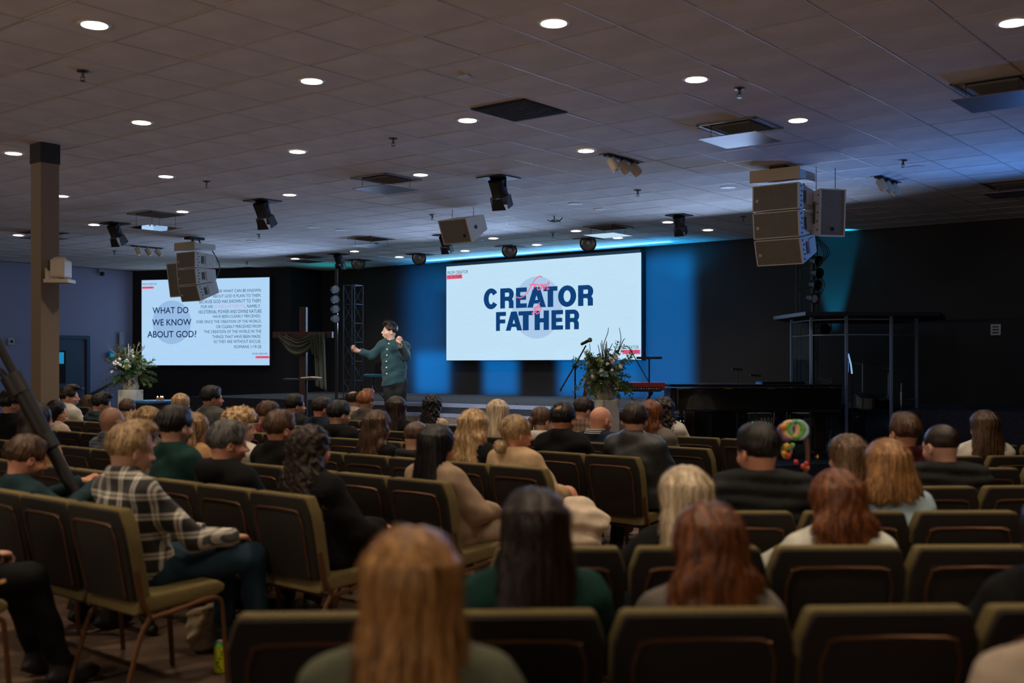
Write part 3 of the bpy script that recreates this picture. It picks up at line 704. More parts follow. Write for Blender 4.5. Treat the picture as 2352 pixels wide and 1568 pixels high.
# dark mounting rail above the screen
mb = MB(); mb.box(((s1.a0 + s1.a1) / 2, .02, 3.69), (s1.a1 - s1.a0, .08, .05))
for k in range(6): mb.box((s1.a0 + .5 + k * (s1.a1 - s1.a0 - 1) / 5, .0, 3.70), (.5, .03, .03))
mb.build('mounting_rail', mat('rail_dark', (.02, .025, .03), .5), s1.root)
A = room(9.38, 19.37); B = room(10.98, 15.53); d2 = (B - A); d2.z = 0; d2.normalize(); n2 = Vector((d2.y, -d2.x, 0))
O2 = (A + B) / 2 + n2 * .13
s2 = Screen('led_screen', O2, d2, (326, 0, 618.5, 0), led_mat('led_blue', lin(176, 213, 246), 1.0), 'side LED screen asking WHAT DO WE KNOW ABOUT GOD in the left corner', z=(1.525, 3.535))
s2.disc('circle_graphic', 395, 740, 50, emit('ink_circle2', lin(150, 186, 226), 1))
def c4(x, y): return 300 + x / 6.03, 620 + y / 6.03
for t, a, b, c, d in (('WHAT DO', 308, 512, 806, 602), ('WE KNOW', 302, 678, 846, 768), ('ABOUT GOD?', 235, 842, 916, 934)):
    x0, y0 = c4(a, b); x1, y1 = c4(c, d); s2.text(t, x0, y0, x1, y1, e_txt, .012)
for t, a, b, c, d in (('FOR WHAT CAN BE KNOWN', 1190, 264, 1805, 306), ('ABOUT GOD IS PLAIN TO THEM,', 1143, 336, 1808, 384), ('BECAUSE GOD HAS SHOWN IT TO THEM.', 955, 408, 1812, 455),
    ('FOR HIS', 978, 486, 1140, 528), ('INVISIBLE ATTRIBUTES', 1155, 480, 1590, 524), (', NAMELY,', 1592, 478, 1806, 527), ('HIS ETERNAL POWER AND DIVINE NATURE', 946, 550, 1818, 598), ('HAVE BEEN CLEARLY PERCEIVED,', 1145, 620, 1808, 665),
    ('EVER SINCE THE CREATION OF THE WORLD,', 920, 692, 1815, 738), ('OR CLEARLY PERCEIVED FROM', 1190, 760, 1810, 802), ('THE CREATION OF THE WORLD IN THE', 1022, 830, 1812, 872),
    ('THINGS THAT HAVE BEEN MADE.', 1135, 900, 1810, 942), ('SO THEY ARE WITHOUT EXCUSE.', 1155, 968, 1812, 1010), ('ROMANS 1:19-20', 1440, 1040, 1814, 1082)):
    x0, y0 = c4(a, b); x1, y1 = c4(c, d); s2.text(t, x0, y0, x1, y1, e_lil if t.startswith('INV') else e_txt, 0)
for (a, b, c, d), (e, f_, g, h) in (((170, 182, 368, 206), (153, 230, 326, 258)), ((1690, 1146, 1900, 1170), (1733, 1190, 1925, 1222))):
    x0, y0 = c4(a, b); x1, y1 = c4(c, d); s2.text('FROM CREATOR', x0, y0, x1, y1, e_txt, 0)
    x0, y0 = c4(e, f_); x1, y1 = c4(g, h); s2.rect('red_band', x0, y0, x1, y1, e_red); s2.text('TO FATHER', x0 + (x1 - x0) * .13, y0 + 1, x1 - (x1 - x0) * .13, y1 - 1, e_txt, 0)
# screens also as real area light: their panels emit by themselves
# ---------------------------------------------------------------- left wall: door and small fittings
M_door = mat('door_paint', (.06, .12, .20), .5); M_frame = mat('door_frame_paint', (.05, .10, .17), .5); M_glass = mat('wired_glass', (.10, .55, .80), .15)
Ow = room(0, 19.33); dw = CH.copy()          # along the left wall, left->right in the picture
def on_left(px, py): return plane_at(px, py, Ow, dw)
def wall_obj(name, label=None, cat=None, **k):
    r = empty(name, (Ow.x, Ow.y, 0)); r.rotation_euler = (0, 0, math.atan2(dw.y, dw.x))
    if label: tag(r, label, cat)
    return r
aL, zT = on_left(100, 777); aR, zT2 = on_left(203, 777)
dr = wall_obj('door_1'); dr['kind'] = 'structure'
mb = MB(); zt = 2.13
mb.box((aL - .03, 0, zt / 2), (.08, .12, zt)); mb.box((aR - .03, 0, zt / 2), (.08, .12, zt)); mb.box(((aL + aR) / 2 - .03, 0, zt + .03), (aR - aL + .08, .12, .08)); mb.build('door_frame', M_frame, dr)
mb = MB(); mb.box(((aL + aR) / 2 - .08, .0, zt / 2), (aR - aL - .2, .05, zt)); mb.build('door_leaf', M_door, dr)
x0, z1_ = on_left(131, 808); x1, z0_ = on_left(146, 877)
mb = MB()
mb.box(((x0 + x1) / 2, -.03, (z0_ + z1_) / 2), (x1 - x0 + .06, .02, z1_ - z0_ + .06)); mb.build('window_trim', M_scr, dr)
mb = MB(); mb.box(((x0 + x1) / 2, -.045, z0_ + (z1_ - z0_) * .80), ((x1 - x0) * .75, .01, (z1_ - z0_) * .38)); mb.build('window_pane', emit('lit_pane', lin(30, 130, 180), 1), dr)
mb = MB(); mb.box((aR - .18, -.05, 1.0), (.10, .05, .03)); mb.build('door_handle', mat('dull_steel', (.4, .4, .4), .35, 1), dr)
def plate(name, px, py, w_, h_, m, label, cat, deep=.03):
    a, z = on_left(px, py); r = wall_obj(name, label, cat); r.location = (Ow + dw * a).to_tuple()[:2] + (z,)
    mb = MB(); mb.box((0, -deep / 2, 0), (w_, deep, h_)); mb.build('cover', m, r, bevel=.006); return r
M_wht = mat('white_plastic', (.62, .62, .62), .5); M_blk = mat('black_plastic', (.012, .012, .014), .5); M_redp = mat('red_paint', (.35, .02, .02), .4)
r_ = plate('wall_switch', 25, 784, .14, .15, M_wht, 'white switch plate on the blue-lit wall left of the column', 'switch'); mb = MB(); mb.box((0, -.035, 0), (.05, .02, .06)); mb.build('rocker', M_blk, r_)
r_ = plate('wall_sign', 278, 786, .12, .46, mat('lilac_plastic', (.42, .42, .56), .6), 'tall narrow framed sign on the blue-lit wall above the flowers', 'sign'); mb = MB()
for s_ in (-1, 1): mb.box((s_ * .05, -.035, 0), (.012, .012, .44)); mb.box((0, -.035, s_ * .22), (.11, .012, .012))
mb.box((0, -.032, 0), (.02, .004, .34)); mb.build('frame_strip', M_wht, r_)
r_ = plate('alarm_strobe', 255, 815, .17, .15, mat('cyan_plastic', (.03, .35, .50), .4), 'cyan lit alarm box on the blue-lit wall beside the left flowers', 'alarm', .05); mb = MB(); mb.box((0, -.06, 0), (.09, .02, .07)); mb.build('lens', emit('cyan_lens', lin(20, 130, 175), .8), r_)
r_ = plate('fire_alarm_pull', 274, 817, .14, .16, M_redp, 'dark red fire alarm box behind the left flower arrangement', 'alarm', .06); mb = MB(); mb.box((0, -.07, -.01), (.07, .02, .03)); mb.build('pull_handle', M_wht, r_)
r_ = plate('dome_camera', 232, 622, .10, .06, M_wht, 'small dark dome camera high on the blue-lit wall', 'camera'); mb = MB(); mb.ball((0, -.05, -.07), .055, 12); mb.build('dome', M_blk, r_, smooth=True)
a0, z0_ = on_left(205, 905); a1, z1_ = on_left(258, 874); hr = wall_obj('handrail', 'dark red wooden handrail sloping up the blue-lit wall beside the door', 'handrail')
mb = MB(); mb.tube([(a0, -.09, z0_), (a1 + .5, -.09, z1_ + .2)], .028, 10); mb.build('rail', mat('mahogany', (.06, .018, .015), .35), hr, smooth=True)
mb = MB()
for t in (.15, .8): p = Vector((a0, -.09, z0_)).lerp(Vector((a1 + .5, -.09, z1_ + .2)), t); mb.tube([p, (p.x, -.03, p.z - .06), (p.x, 0, p.z - .06)], .010, 6)
mb.build('bracket', M_blk, hr)
# outlet plate on the stage wall, far right
k_ = room(12.32, 0); a, z = plane_at(2288, 757, k_, -BH); r = empty('wall_panel', (k_ - BH * a).to_tuple()[:2] + (z,), math.atan2(-BH.y, -BH.x)); tag(r, 'small white control plate on the dark stage wall at the far right', 'panel')
mb = MB(); mb.box((0, -.015, 0), (.15, .03, .17)); mb.build('cover', M_wht, r, bevel=.005)
mb = MB()
for i in range(3): mb.box((0, -.035, -.045 + i * .045), (.09, .01, .02))
mb.build('button', M_blk, r)
# ---------------------------------------------------------------- ceiling fittings
M_lampring = mat('lamp_ring_white', (.7, .7, .68), .5); E_lamp = emit('lamp_glow', (1, .90, .84), 14)
def place(root, p, yaw=yaw_t): root.location = p; root.rotation_euler = (0, 0, yaw); return root
lamp0 = empty('downlight'); 
mb = MB(); mb.lathe([(.082, -.004), (.105, -.006), (.108, .0), (.082, .0)], 32); mb.build('trim_ring', M_lampring, lamp0, smooth=True)
mb = MB(); mb.lathe([(.0, -.006), (.081, -.006), (.081, .0), (0, .0)], 32); mb.build('diffuser', E_lamp, lamp0)
ROWN = ['frontmost', 'second', 'third', 'fourth', 'fifth', 'sixth', 'seventh', 'eighth', 'ninth', 'tenth']
def where(px, py):
    h = 'far left' if px < 330 else 'left' if px < 750 else 'centre' if px < 1500 else 'right' if px < 1900 else 'far right'
    return h
used_lab = {}
def uniq(lab):
    used_lab[lab] = used_lab.get(lab, 0) + 1
    return lab
LLAB = {(217,57):'top left corner of the photo',(1272,53):'top centre of the photo',(2327,52):'top right corner of the photo',(716,186):'second row, left of two',(1599,182):'second row, right of two',
 (325,281):'third row, left of three',(1074,276):'third row, middle of three, by the black grille',(1833,276):'third row, right of three',(31,352):'left edge beside the column top',(683,348):'fourth row, centre left',(1346,346):'fourth row above the white track lights',
 (381,405):'fifth row right of the column',(966,401):'fifth row between vent panel and barn-door spot',(142,450):'just right of the column, sixth row',(665,447):'sixth row beside the left barn-door spot',(419,486):'above the mirrored vent panel',
 (216,516):'left of the far left barn-door spot',(42,540):'left of the column, farthest of the two there',(1534,510):'half hidden behind the square black spot',(1626,528):'rightmost of the far ones near the stage wall',(1323,530):'left of the bright white vent panel',(1419,546):'right below the bright white vent panel',
 (1133,547):'just right of the hanging centre speaker',(1233,562):'between the two scoops above the big screen',(1068,576):'above the left end of the big screen',(917,590):'left of the scoop nearest the big screen',(814,577):'above the teal-lit scoop',(678,594):'at the left end of the far flat vent',(781,603):'nearest the teal-lit scoop, on its left'}
for n, p in enumerate(LAMP_POS[:len(LAMPS)]):
    o = lamp0 if n == 0 else copy_tree(lamp0)
    place(o, p, 0)
    tag(o, 'round lit ceiling downlight, ' + LLAB[LAMPS[n]], 'ceiling light', 'round recessed downlights')
M_can = mat('unlit_can', (.35, .30, .26), .4)
can0 = empty('recessed_can'); mb = MB(); mb.lathe([(.075, -.003), (.10, -.006), (.103, .0), (.075, .0)], 28); mb.build('trim_ring', M_lampring, can0, smooth=True)
mb = MB(); mb.lathe([(.0, -.001), (.075, -.001), (.075, .0), (0, .0)], 28); mb.build('baffle', M_can, can0)
for n, (px, py, t) in enumerate([(2103, 384, 'right of the sprinkler at the far right'), (1672, 430, 'left of the hanging triple loudspeaker'), (1321, 468, 'above the small white square patch'), (579, 553, 'above the left side screen, by a sprinkler'),
        (720, 521, 'right of the left barn-door spot, flat'), (785, 528, 'with a red dot, left of the centre speaker')]):
    o = can0 if n == 0 else copy_tree(can0); place(o, ceil_pt(px, py), 0); tag(o, 'unlit round recessed ceiling can ' + t, 'ceiling light', 'unlit recessed cans')
M_chrome = mat('dark_chrome', (.10, .09, .09), .35, .9)
spr0 = empty('sprinkler'); mb = MB(); mb.lathe([(.045, 0), (.045, -.006), (.012, -.012), (.010, -.05), (.006, -.055)], 14); mb.build('escutcheon', M_chrome, spr0, smooth=True)
mb = MB(); mb.tube([(-.014, 0, -.04), (-.018, 0, -.06), (0, 0, -.075), (.018, 0, -.06), (.014, 0, -.04)], .003, 6); mb.lathe([(.0, -.074), (.022, -.075), (.022, -.078), (0, -.078)], 12); mb.build('deflector', M_chrome, spr0)
for n, (px, py, t) in enumerate([(190, 163, 'nearest, high at the upper left'), (903, 318, 'in the middle of the ceiling, left of the barn-door spot'), (1698, 203, 'above the right vent panel'), (2074, 368, 'upper right, next to an unlit can'), (475, 416, 'right of the fifth-row downlight'),
        (1465, 437, 'below the white track lights'), (993, 493, 'left of the hanging centre speaker'), (1707, 497, 'beside the triple loudspeaker'), (595, 538, 'above the unlit can at left'), (864, 558, 'below the flat vent panel'), (263, 576, 'above the blue-lit wall'),
        (567, 601, 'just above the left side screen wall'), (1270, 535, 'between vent and centre, near the big screen')]):
    o = spr0 if n == 0 else copy_tree(spr0); place(o, ceil_pt(px, py), 0); tag(o, 'small ceiling sprinkler ' + t, 'sprinkler', 'ceiling sprinklers')
# air vents with a hanging deflector panel
M_vent = mat('vent_metal', (.20, .18, .17), .5); M_void = mat('vent_void', (.004, .004, .005), .9); M_mirror = mat('panel_gloss', (.22, .20, .19), .38, .4)
M_mirror2 = mat('panel_mirror', (.85, .88, .92), .02, 1)
def vent(px, py, label, drop=.16, size=.58, slots=True, mir=None):
    r = empty('air_vent'); place(r, ceil_pt(px, py)); tag(r, label, 'vent', 'air vents with hanging panels')
    mb = MB(); s = .30
    for a in (-1, 1): mb.box((a * (s - .015), 0, -.004), (.03, .6, .012)); mb.box((0, a * (s - .015), -.004), (.6, .03, .012))
    mb.build('frame', M_vent, r)
    mb = MB(); mb.box((0, 0, -.001), (.42, .42, .006)); mb.build('opening', M_void, r)
    sm = None
    for i in range(9):
        if sm is None: mb = MB(); mb.box((0, 0, 0), (.40, .006, .022), rot=(R(40), 0, 0)); sm = mb.mesh('slat'); sm.materials.append(M_vent)
        o = link('slat', sm, None, r); o.location = (0, -.18 + i * .045, -.010)
    mb = MB(); mb.box((0, 0, -drop), (size, size, .006)); mb.build('deflector_panel', mir or M_mirror, r)
    for a, b in ((-1, -1), (-1, 1), (1, -1), (1, 1)): mb = MB(); mb.tube([(a * .2, b * .2, 0), (a * .2, b * .2, -drop)], .003, 6); mb.build('rod', M_chrome, r)
    return r
vent(1700, 290, 'ceiling air vent with hanging panel at the right, above the track lights', .13)
vent(2295, 196, 'largest ceiling air vent with hanging panel at the top right edge', .13)
vent(2325, 422, 'dark ceiling air vent with hanging panel low at the right edge', .13)
vent(887, 410, 'ceiling air vent with hanging panel in the middle left', .13)
vent(358, 492, 'ceiling air vent whose hanging panel mirrors the side screen text', .20, mir=M_mirror2)
vent(853, 548, 'flat ceiling air vent with panel left of the centre speaker', .13)
vent(1397, 522, 'ceiling air vent with bright white panel above the big screen', .13, mir=M_mirror2)
vent(704, 589, 'farthest flat ceiling vent beside the black square spot', .1)
vent(100, 534, 'ceiling air vent half hidden behind the tan column', .1)
r = empty('return_grille'); cg = (ceil_pt(1095, 247) + ceil_pt(1290, 255)) / 2; place(r, ceil_pt(1193, 253)); tag(r, 'black square return air grille set in the ceiling', 'vent')
mb = MB(); mb.box((0, 0, -.004), (TW, TL, .012)); mb.build('dark_panel', M_void, r); mb = MB()
for i in range(12): mb.box((0, -.27 + i * .049, -.012), (.56, .006, .006))
mb.build('grille_bars', mat('grille_black', (.02, .02, .02), .6), r, kind='stuff')
mb = MB(); mb.box((0, 0, -.006), (.10, .05, .012)); o = mb.build('ceiling_sensor', mat('pale_sensor', (.5, .55, .6), .5)); place(o, ceil_pt(1068, 174)); tag(o, 'small pale rectangular ceiling sensor above the black grille', 'sensor')
mb = MB(); mb.box((0, 0, -.002), (.16, .16, .006)); o = mb.build('ceiling_patch', mat('pale_patch', (.85, .87, .9), .5)); place(o, ceil_pt(1380, 480)); tag(o, 'small white square plate on the ceiling above the big screen', 'plate')
mb = MB(); mb.tube(smooth_path([(0, 0, 0), (.01, 0, -.05), (-.05, 0, -.07), (.03, 0, -.09), (.1, .02, -.07), (.16, 0, -.04)], 5), .008, 6); mb.tube(smooth_path([(-.12, 0, -.05), (-.04, 0, -.08), (.04, .03, -.06), (.12, 0, -.1)], 5), .007, 6)
o = mb.build('wire_loop', M_blk); place(o, ceil_pt(1272, 496)); tag(o, 'tangled black wire hanging from the ceiling above the big screen', 'wire')
# white triple track lights
def track3(px, py, label, w_=.62, dk=False):
    r = empty('track_light'); place(r, ceil_pt(px, py)); tag(r, label, 'ceiling light', 'triple white track lights')
    mb = MB(); mb.box((0, 0, -.01), (.03 if 0 else .06, w_, .02)); mb.box((0, 0, -.002), (.14, w_ + .06, .006)); mb.build('track', M_blk, r)
    for i in (-1, 0, 1):
        T = Matrix.Translation((0, i * .21, -.05)) @ Euler((R(25 + 12 * i), R(-25), 0)).to_matrix().to_4x4()
        mb = MB(); mb.lathe([(.0, .03), (.05, .02), (.052, -.02), (.052, -.12), (.046, -.125), (.0, -.11)], 18, T); hd = mb.build('lamp_head', mat('cream_paint', (.62, .52, .38), .5), r, smooth=True)
        mb = MB(); mb.tube([(0, i * .21, 0), (0, i * .21, -.05)], .012, 8); mb.build('stem', M_blk, hd)
track3(1428, 364, 'triple cream track light near the centre of the ceiling')
track3(2035, 412, 'triple white track light at the right of the ceiling')
track3(338, 567, 'triple track light above the blue-lit wall at the left')
# black barn-door spots
M_black = mat('flat_black_metal', (.008, .008, .009), .55)
E_hot = emit('spot_glow', (1, .85, 1), 5)
def barndoor(px, py, sc, aim, label, D=None):
    r = empty('barn_door_spotlight'); p = ceil_pt(px, py); place(r, p); tag(r, label, 'spotlight', 'black spotlights on the ceiling')
    mb = MB(); mb.box((0, 0, -.006), (.55 * sc, .5 * sc, .012)); mb.build('mounting_plate', M_black, r)
    aim = p + Vector((.25, .5, -1.1)); q_ = (Vector(aim) - p).to_track_quat('-Z', 'Y').to_matrix().to_4x4(); T = Matrix.Rotation(-yaw_t, 4, 'Z') @ Matrix.Translation((0, 0, 0)) @ q_
    T2 = Matrix.Translation((0, 0, -.17 * sc)) @ T
    mb = MB(); mb.lathe([(0, .15 * sc), (.15 * sc, .14 * sc), (.14 * sc, .02 * sc), (.135 * sc, -.12 * sc), (.145 * sc, -.14 * sc), (.12 * sc, -.14 * sc), (.1 * sc, -.06 * sc), (0, -.06 * sc)], 24, T2); mb.build('housing', M_black, r, smooth=True)
    mb = MB(); mb.lathe([(0, -.125 * sc), (.11 * sc, -.125 * sc), (.11 * sc, -.12 * sc), (0, -.12 * sc)], 20, T2); mb.build('lens', E_hot, r)
    for k in range(4):
        T3 = T2 @ Matrix.Rotation(k * PI / 2, 4, 'Z') @ Matrix.Translation((0, .15 * sc, -.145 * sc)) @ Matrix.Rotation(R(-38), 4, 'X')
        mb = MB(); w0, w1 = (.08, .13) if k % 2 == 0 else (.09, .10); mb.prism([(-w0 * sc, -.0), (w0 * sc, .0), (w1 * sc, .2 * sc), (-w1 * sc, .2 * sc)], -.003, .003, T3 @ Matrix.Rotation(R(-52), 4, 'X')); mb.build('barn_door', M_black, r)
    mb = MB()
    for s_ in (-1, 1): mb.tube([(s_ * .15 * sc, 0, 0), (s_ * .15 * sc, 0, -.17 * sc)], .012, 6)
    mb.build('yoke', M_black, r)
barndoor(603, 461, .72, TGT, 'black barn-door spotlight at the left, second of the front pair')
barndoor(1145, 408, .72, TGT, 'black barn-door spotlight at the centre of the ceiling, largest')
barndoor(264, 513, .68, at(420, 840, 18), 'black barn-door spotlight at the far left by the column')
barndoor(1560, 494, .58, at(1400, 700, 19), 'black barn-door spotlight over the right end of the big screen')
barndoor(1022, 540, .6, at(1000, 800, 24), 'black barn-door spotlight half hidden behind the centre speaker')
barndoor(778, 583, .62, at(700, 900, 24), 'black barn-door spotlight near the far flat vent')
M_scoop = mat('scoop_reflector', (.7, .7, .72), .25, .9)
def scoop(px, py, label, a=25):
    r = empty('scoop_light'); place(r, ceil_pt(px, py)); tag(r, label, 'spotlight', 'eyeball lights by the stage wall')
    mb = MB(); mb.box((0, 0, -.005), (.42, .42, .010)); mb.build('plate', M_black, r)
    T = Matrix.Translation((0, 0, -.06)) @ Matrix.Rotation(R(112), 4, 'X') @ Matrix.Rotation(R(a), 4, 'Y')
    mb = MB(); mb.lathe([(0, -.12), (.08, -.10), (.13, -.02), (.14, .07), (.15, .075), (.15, .085), (.125, .085)], 24, T, False); mb.build('bowl', M_black, r, smooth=True)
    mb = MB(); mb.lathe([(.125, .08), (.11, .0), (.05, -.06), (0, -.07)], 24, T, False); mb.build('reflector', M_scoop, r, smooth=True)
    mb = MB(); mb.lathe([(0, -.06), (.03, -.05), (.035, .02), (0, .04)], 12, T); mb.build('bulb', M_wht, r, smooth=True)
scoop(1352, 549, 'round eyeball light above the right half of the big screen')
scoop(1172, 566, 'round eyeball light above the left half of the big screen')
scoop(965, 584, 'round eyeball light left of the big screen')
scoop(825, 597, 'teal-lit round eyeball light, farthest left')
# ---------------------------------------------------------------- loudspeakers
M_cab = mat('cream_cabinet', (.62, .58, .52), .55); M_cabf = mat('cabinet_edge', (.66, .60, .48), .5)
def grille_mat():
    m = mat('speaker_grille', (.16, .135, .10), .7); N, Lk = nt(m); b = N['Principled BSDF']; tc = N.new('ShaderNodeTexCoord')
    v = N.new('ShaderNodeTexVoronoi'); v.inputs['Scale'].default_value = 150; Lk.new(tc.outputs['Object'], v.inputs['Vector'])
    r = N.new('ShaderNodeValToRGB'); r.color_ramp.elements[0].position = .2; r.color_ramp.elements[1].position = .45
    r.color_ramp.elements[0].color = (.05, .042, .03, 1); r.color_ramp.elements[1].color = (.22, .19, .145, 1); Lk.new(v.outputs['Distance'], r.inputs['Fac']); Lk.new(r.outputs['Color'], b.inputs['Base Color'])
    bp = N.new('ShaderNodeBump'); bp.inputs['Strength'].default_value = .4; bp.inputs['Distance'].default_value = .004; Lk.new(v.outputs['Distance'], bp.inputs['Height']); Lk.new(bp.outputs['Normal'], b.inputs['Normal']); return m
M_gri = grille_mat()
FACE = PI - R(38.45) + PI      # yaw so that local -y looks along -CH
YA = -R(38.45)
def cabinet(parent, T, w_, h_, d_, badge=True, wedge=.72, handle=True):
    """front at local y=0 facing -y, body behind, tapering to the back"""
    mb = MB(); b = h_ / 2 * wedge; w2 = w_ / 2 * .96
    vs = [(-w_/2, 0, -h_/2), (w_/2, 0, -h_/2), (w_/2, 0, h_/2), (-w_/2, 0, h_/2), (-w2, d_, -b), (w2, d_, -b), (w2, d_, b), (-w2, d_, b)]
    mb.addm(vs, [(0, 1, 2, 3)[::1], (4, 7, 6, 5), (0, 4, 5, 1), (1, 5, 6, 2), (2, 6, 7, 3), (3, 7, 4, 0)], T)
    o = mb.build('cabinet', M_cab, parent, bevel=.012)
    mb = MB(); mb.box((0, -.004, 0), (w_ * .95, .012, h_ * .92), T); g = mb.build('grille', M_gri, parent)
    mb = MB()
    for s_ in (-1, 1): mb.box((s_ * w_ * .485, -.006, 0), (.016, .02, h_ * .98), T); mb.box((0, -.006, s_ * h_ * .475), (w_ * .98, .02, .012), T)
    mb.build('front_frame', M_cabf, parent)
    if badge: mb = MB(); mb.box((-w_ * .40, -.012, -h_ * .08), (.030, .008, .030), T); mb.build('badge', mat('badge_white', (.8, .78, .7), .5), parent); mb = MB(); mb.box((-w_ * .40, -.017, -h_ * .08), (.012, .004, .012), T); mb.build('badge_mark', M_gri, parent)
    if handle:
        for s_ in (-1, 1):
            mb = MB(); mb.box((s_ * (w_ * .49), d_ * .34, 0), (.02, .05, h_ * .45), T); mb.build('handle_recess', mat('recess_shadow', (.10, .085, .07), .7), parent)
            mb = MB(); mb.box((s_ * (w_ * .5), d_ * .66, 0), (.012, d_ * .36, h_ * .55), T); mb.build('side_panel', M_cab, parent, bevel=.004)
            mb = MB()
            for k in range(5): mb.box((s_ * (w_ * .505), d_ * (.10 + .04 * (k % 2)), -h_ * .36 + k * h_ * .18), (.008, .016, .016), T)
            mb.build('rigging_hole', M_black, parent)
    return o
def line_array(px, py, D, label, w_=.56, h_=.30, d_=.42, extra=0):
    root = empty('speaker_array', (0, 0, 0)); p = at(px, py, D); place(root, p, YA); tag(root, label, 'loudspeaker', 'hanging line array speakers')
    mb = MB(); mb.box((0, d_ * .45, .12), (w_ * 1.06, d_ * 1.02, .10)); mb.build('fly_bar', M_cab, root, bevel=.008)
    mb = MB(); mb.box((0, -.035, .125), (w_ * 1.07, .03, .14)); mb.build('front_bar', mat('tan_bar', (.55, .44, .30), .5), root, bevel=.006)
    mb = MB(); mb.tube([(0, d_ * .3, .17), (0, d_ * .3, CEIL - p.z)], .02, 8); mb.tube([(.12, d_ * .5, .17), (.05, d_ * .5, CEIL - p.z)], .012, 6); mb.box((.0, d_ * .4, CEIL - p.z - .02), (.18, .3, .04)); mb.build('suspension', M_black, root)
    T = Matrix.Translation((0, 0, .03)); z = 0
    tilts = (0, 6, 11)
    for i, t in enumerate(tilts):
        T = T @ Matrix.Rotation(R(-t) * -1, 4, 'X') if 0 else T @ Matrix.Rotation(R(t), 4, 'X')
        Tc = T @ Matrix.Translation((0, 0, -h_ / 2 - .004)); c = cabinet(root, Tc, w_, h_, d_); T = T @ Matrix.Translation((0, 0, -h_ - .008))
    if extra: 
        Tc = Matrix.Translation((-.60, .20, -.42)) @ Matrix.Rotation(R(8), 4, 'X') @ Matrix.Rotation(R(18), 4, 'Z'); cabinet(root, Tc, .30, .62, .30, False, .9)
    mb = MB(); mb.tube(smooth_path([(.12, d_ + .02, .1), (.22, d_ + .12, -.2), (.18, d_ + .03, -.5)], 5), .009, 6); mb.build('cable', M_black, root)
line_array(1782, 428, 12.6, 'right hanging array of three cream loudspeakers with tan top bar')
line_array(428, 582, 19.6, 'left hanging array of three cream loudspeakers before the side screen', w_=.545, h_=.285, d_=.42, extra=1)
def single(px, py, D, w_, h_, d_, yaw, tilt, label, wedge=.8, logo=True):
    root = empty('loudspeaker'); p = at(px, py, D); place(root, p, yaw); tag(root, label, 'loudspeaker')
    T = Matrix.Rotation(R(tilt), 4, 'X'); cabinet(root, T, w_, h_, d_, False, wedge, handle=logo)
    mb = MB(); x_ = (w_ * .30, -.2 * h_) if w_ > h_ else (0, -.34 * h_)
    mb.lathe([(0, 0), (.022, 0), (.022, .008), (0, .008)], 14, T @ Matrix.Translation((x_[0], -.012, x_[1])) @ Matrix.Rotation(R(90), 4, 'X')); mb.build('round_badge', M_black, root)
    mb = MB()
    for s_ in (-1, 1): mb.tube([(s_ * w_ * .38, d_ * .4, h_ * .3), (s_ * w_ * .38, d_ * .4, CEIL - p.z)], .004, 6)
    mb.build('hanging_cable', M_black, root); return root, T
single(1911, 488, 12.6, .315, .54, .34, R(14), 3, 'upright cream loudspeaker hanging right of the triple array')
r_, T_ = single(1046, 531, 15.9, .53, .36, .40, YA, 22, 'single cream loudspeaker hanging tilted at the centre of the ceiling', .62, False)
mb = MB(); mb.lathe([(0, 0), (.028, 0), (.028, .006), (0, .006)], 16, T_ @ Matrix.Translation((.262, .15, .0)) @ Matrix.Rotation(R(90), 4, 'Y')); mb.build('port', M_black, r_)
# projector on the column
Dp = COLP.y - .13; r = empty('projector'); p = at(139, 621, Dp); place(r, p, 0); tag(r, 'cream projector on a wall bracket fixed to the tan column', 'projector')
M_proj = mat('beige_plastic', (.55, .47, .36), .5); sc = Dp / F
mb = MB(); mb.box((.003, .0, .012), (34 * sc, .22, 44 * sc)); mb.build('body', M_proj, r, bevel=.03, segs=3, smooth=True)
mb = MB(); mb.box((-2 * sc, 0, -25 * sc), (56 * sc, .20, 8 * sc)); mb.addm([(-27*sc, -.09, -22*sc), (-27*sc, .09, -22*sc), (5*sc, .09, -22*sc), (5*sc, -.09, -22*sc), (-27*sc, -.09, 6*sc), (-27*sc, .09, 6*sc)], [(0, 3, 2, 1), (0, 4, 3), (1, 2, 5), (0, 1, 5, 4), (3, 4, 5, 2)]); mb.build('bracket', M_proj, r)
mb = MB(); mb.ball((-2 * sc, 0, 25 * sc), (16 * sc, .08, 7 * sc), 14); mb.build('top_dome', M_proj, r, smooth=True)
mb = MB(); mb.box((-17 * sc, -.08, 10 * sc), (4 * sc, .05, 22 * sc)); mb.build('connector_panel', M_black, r)
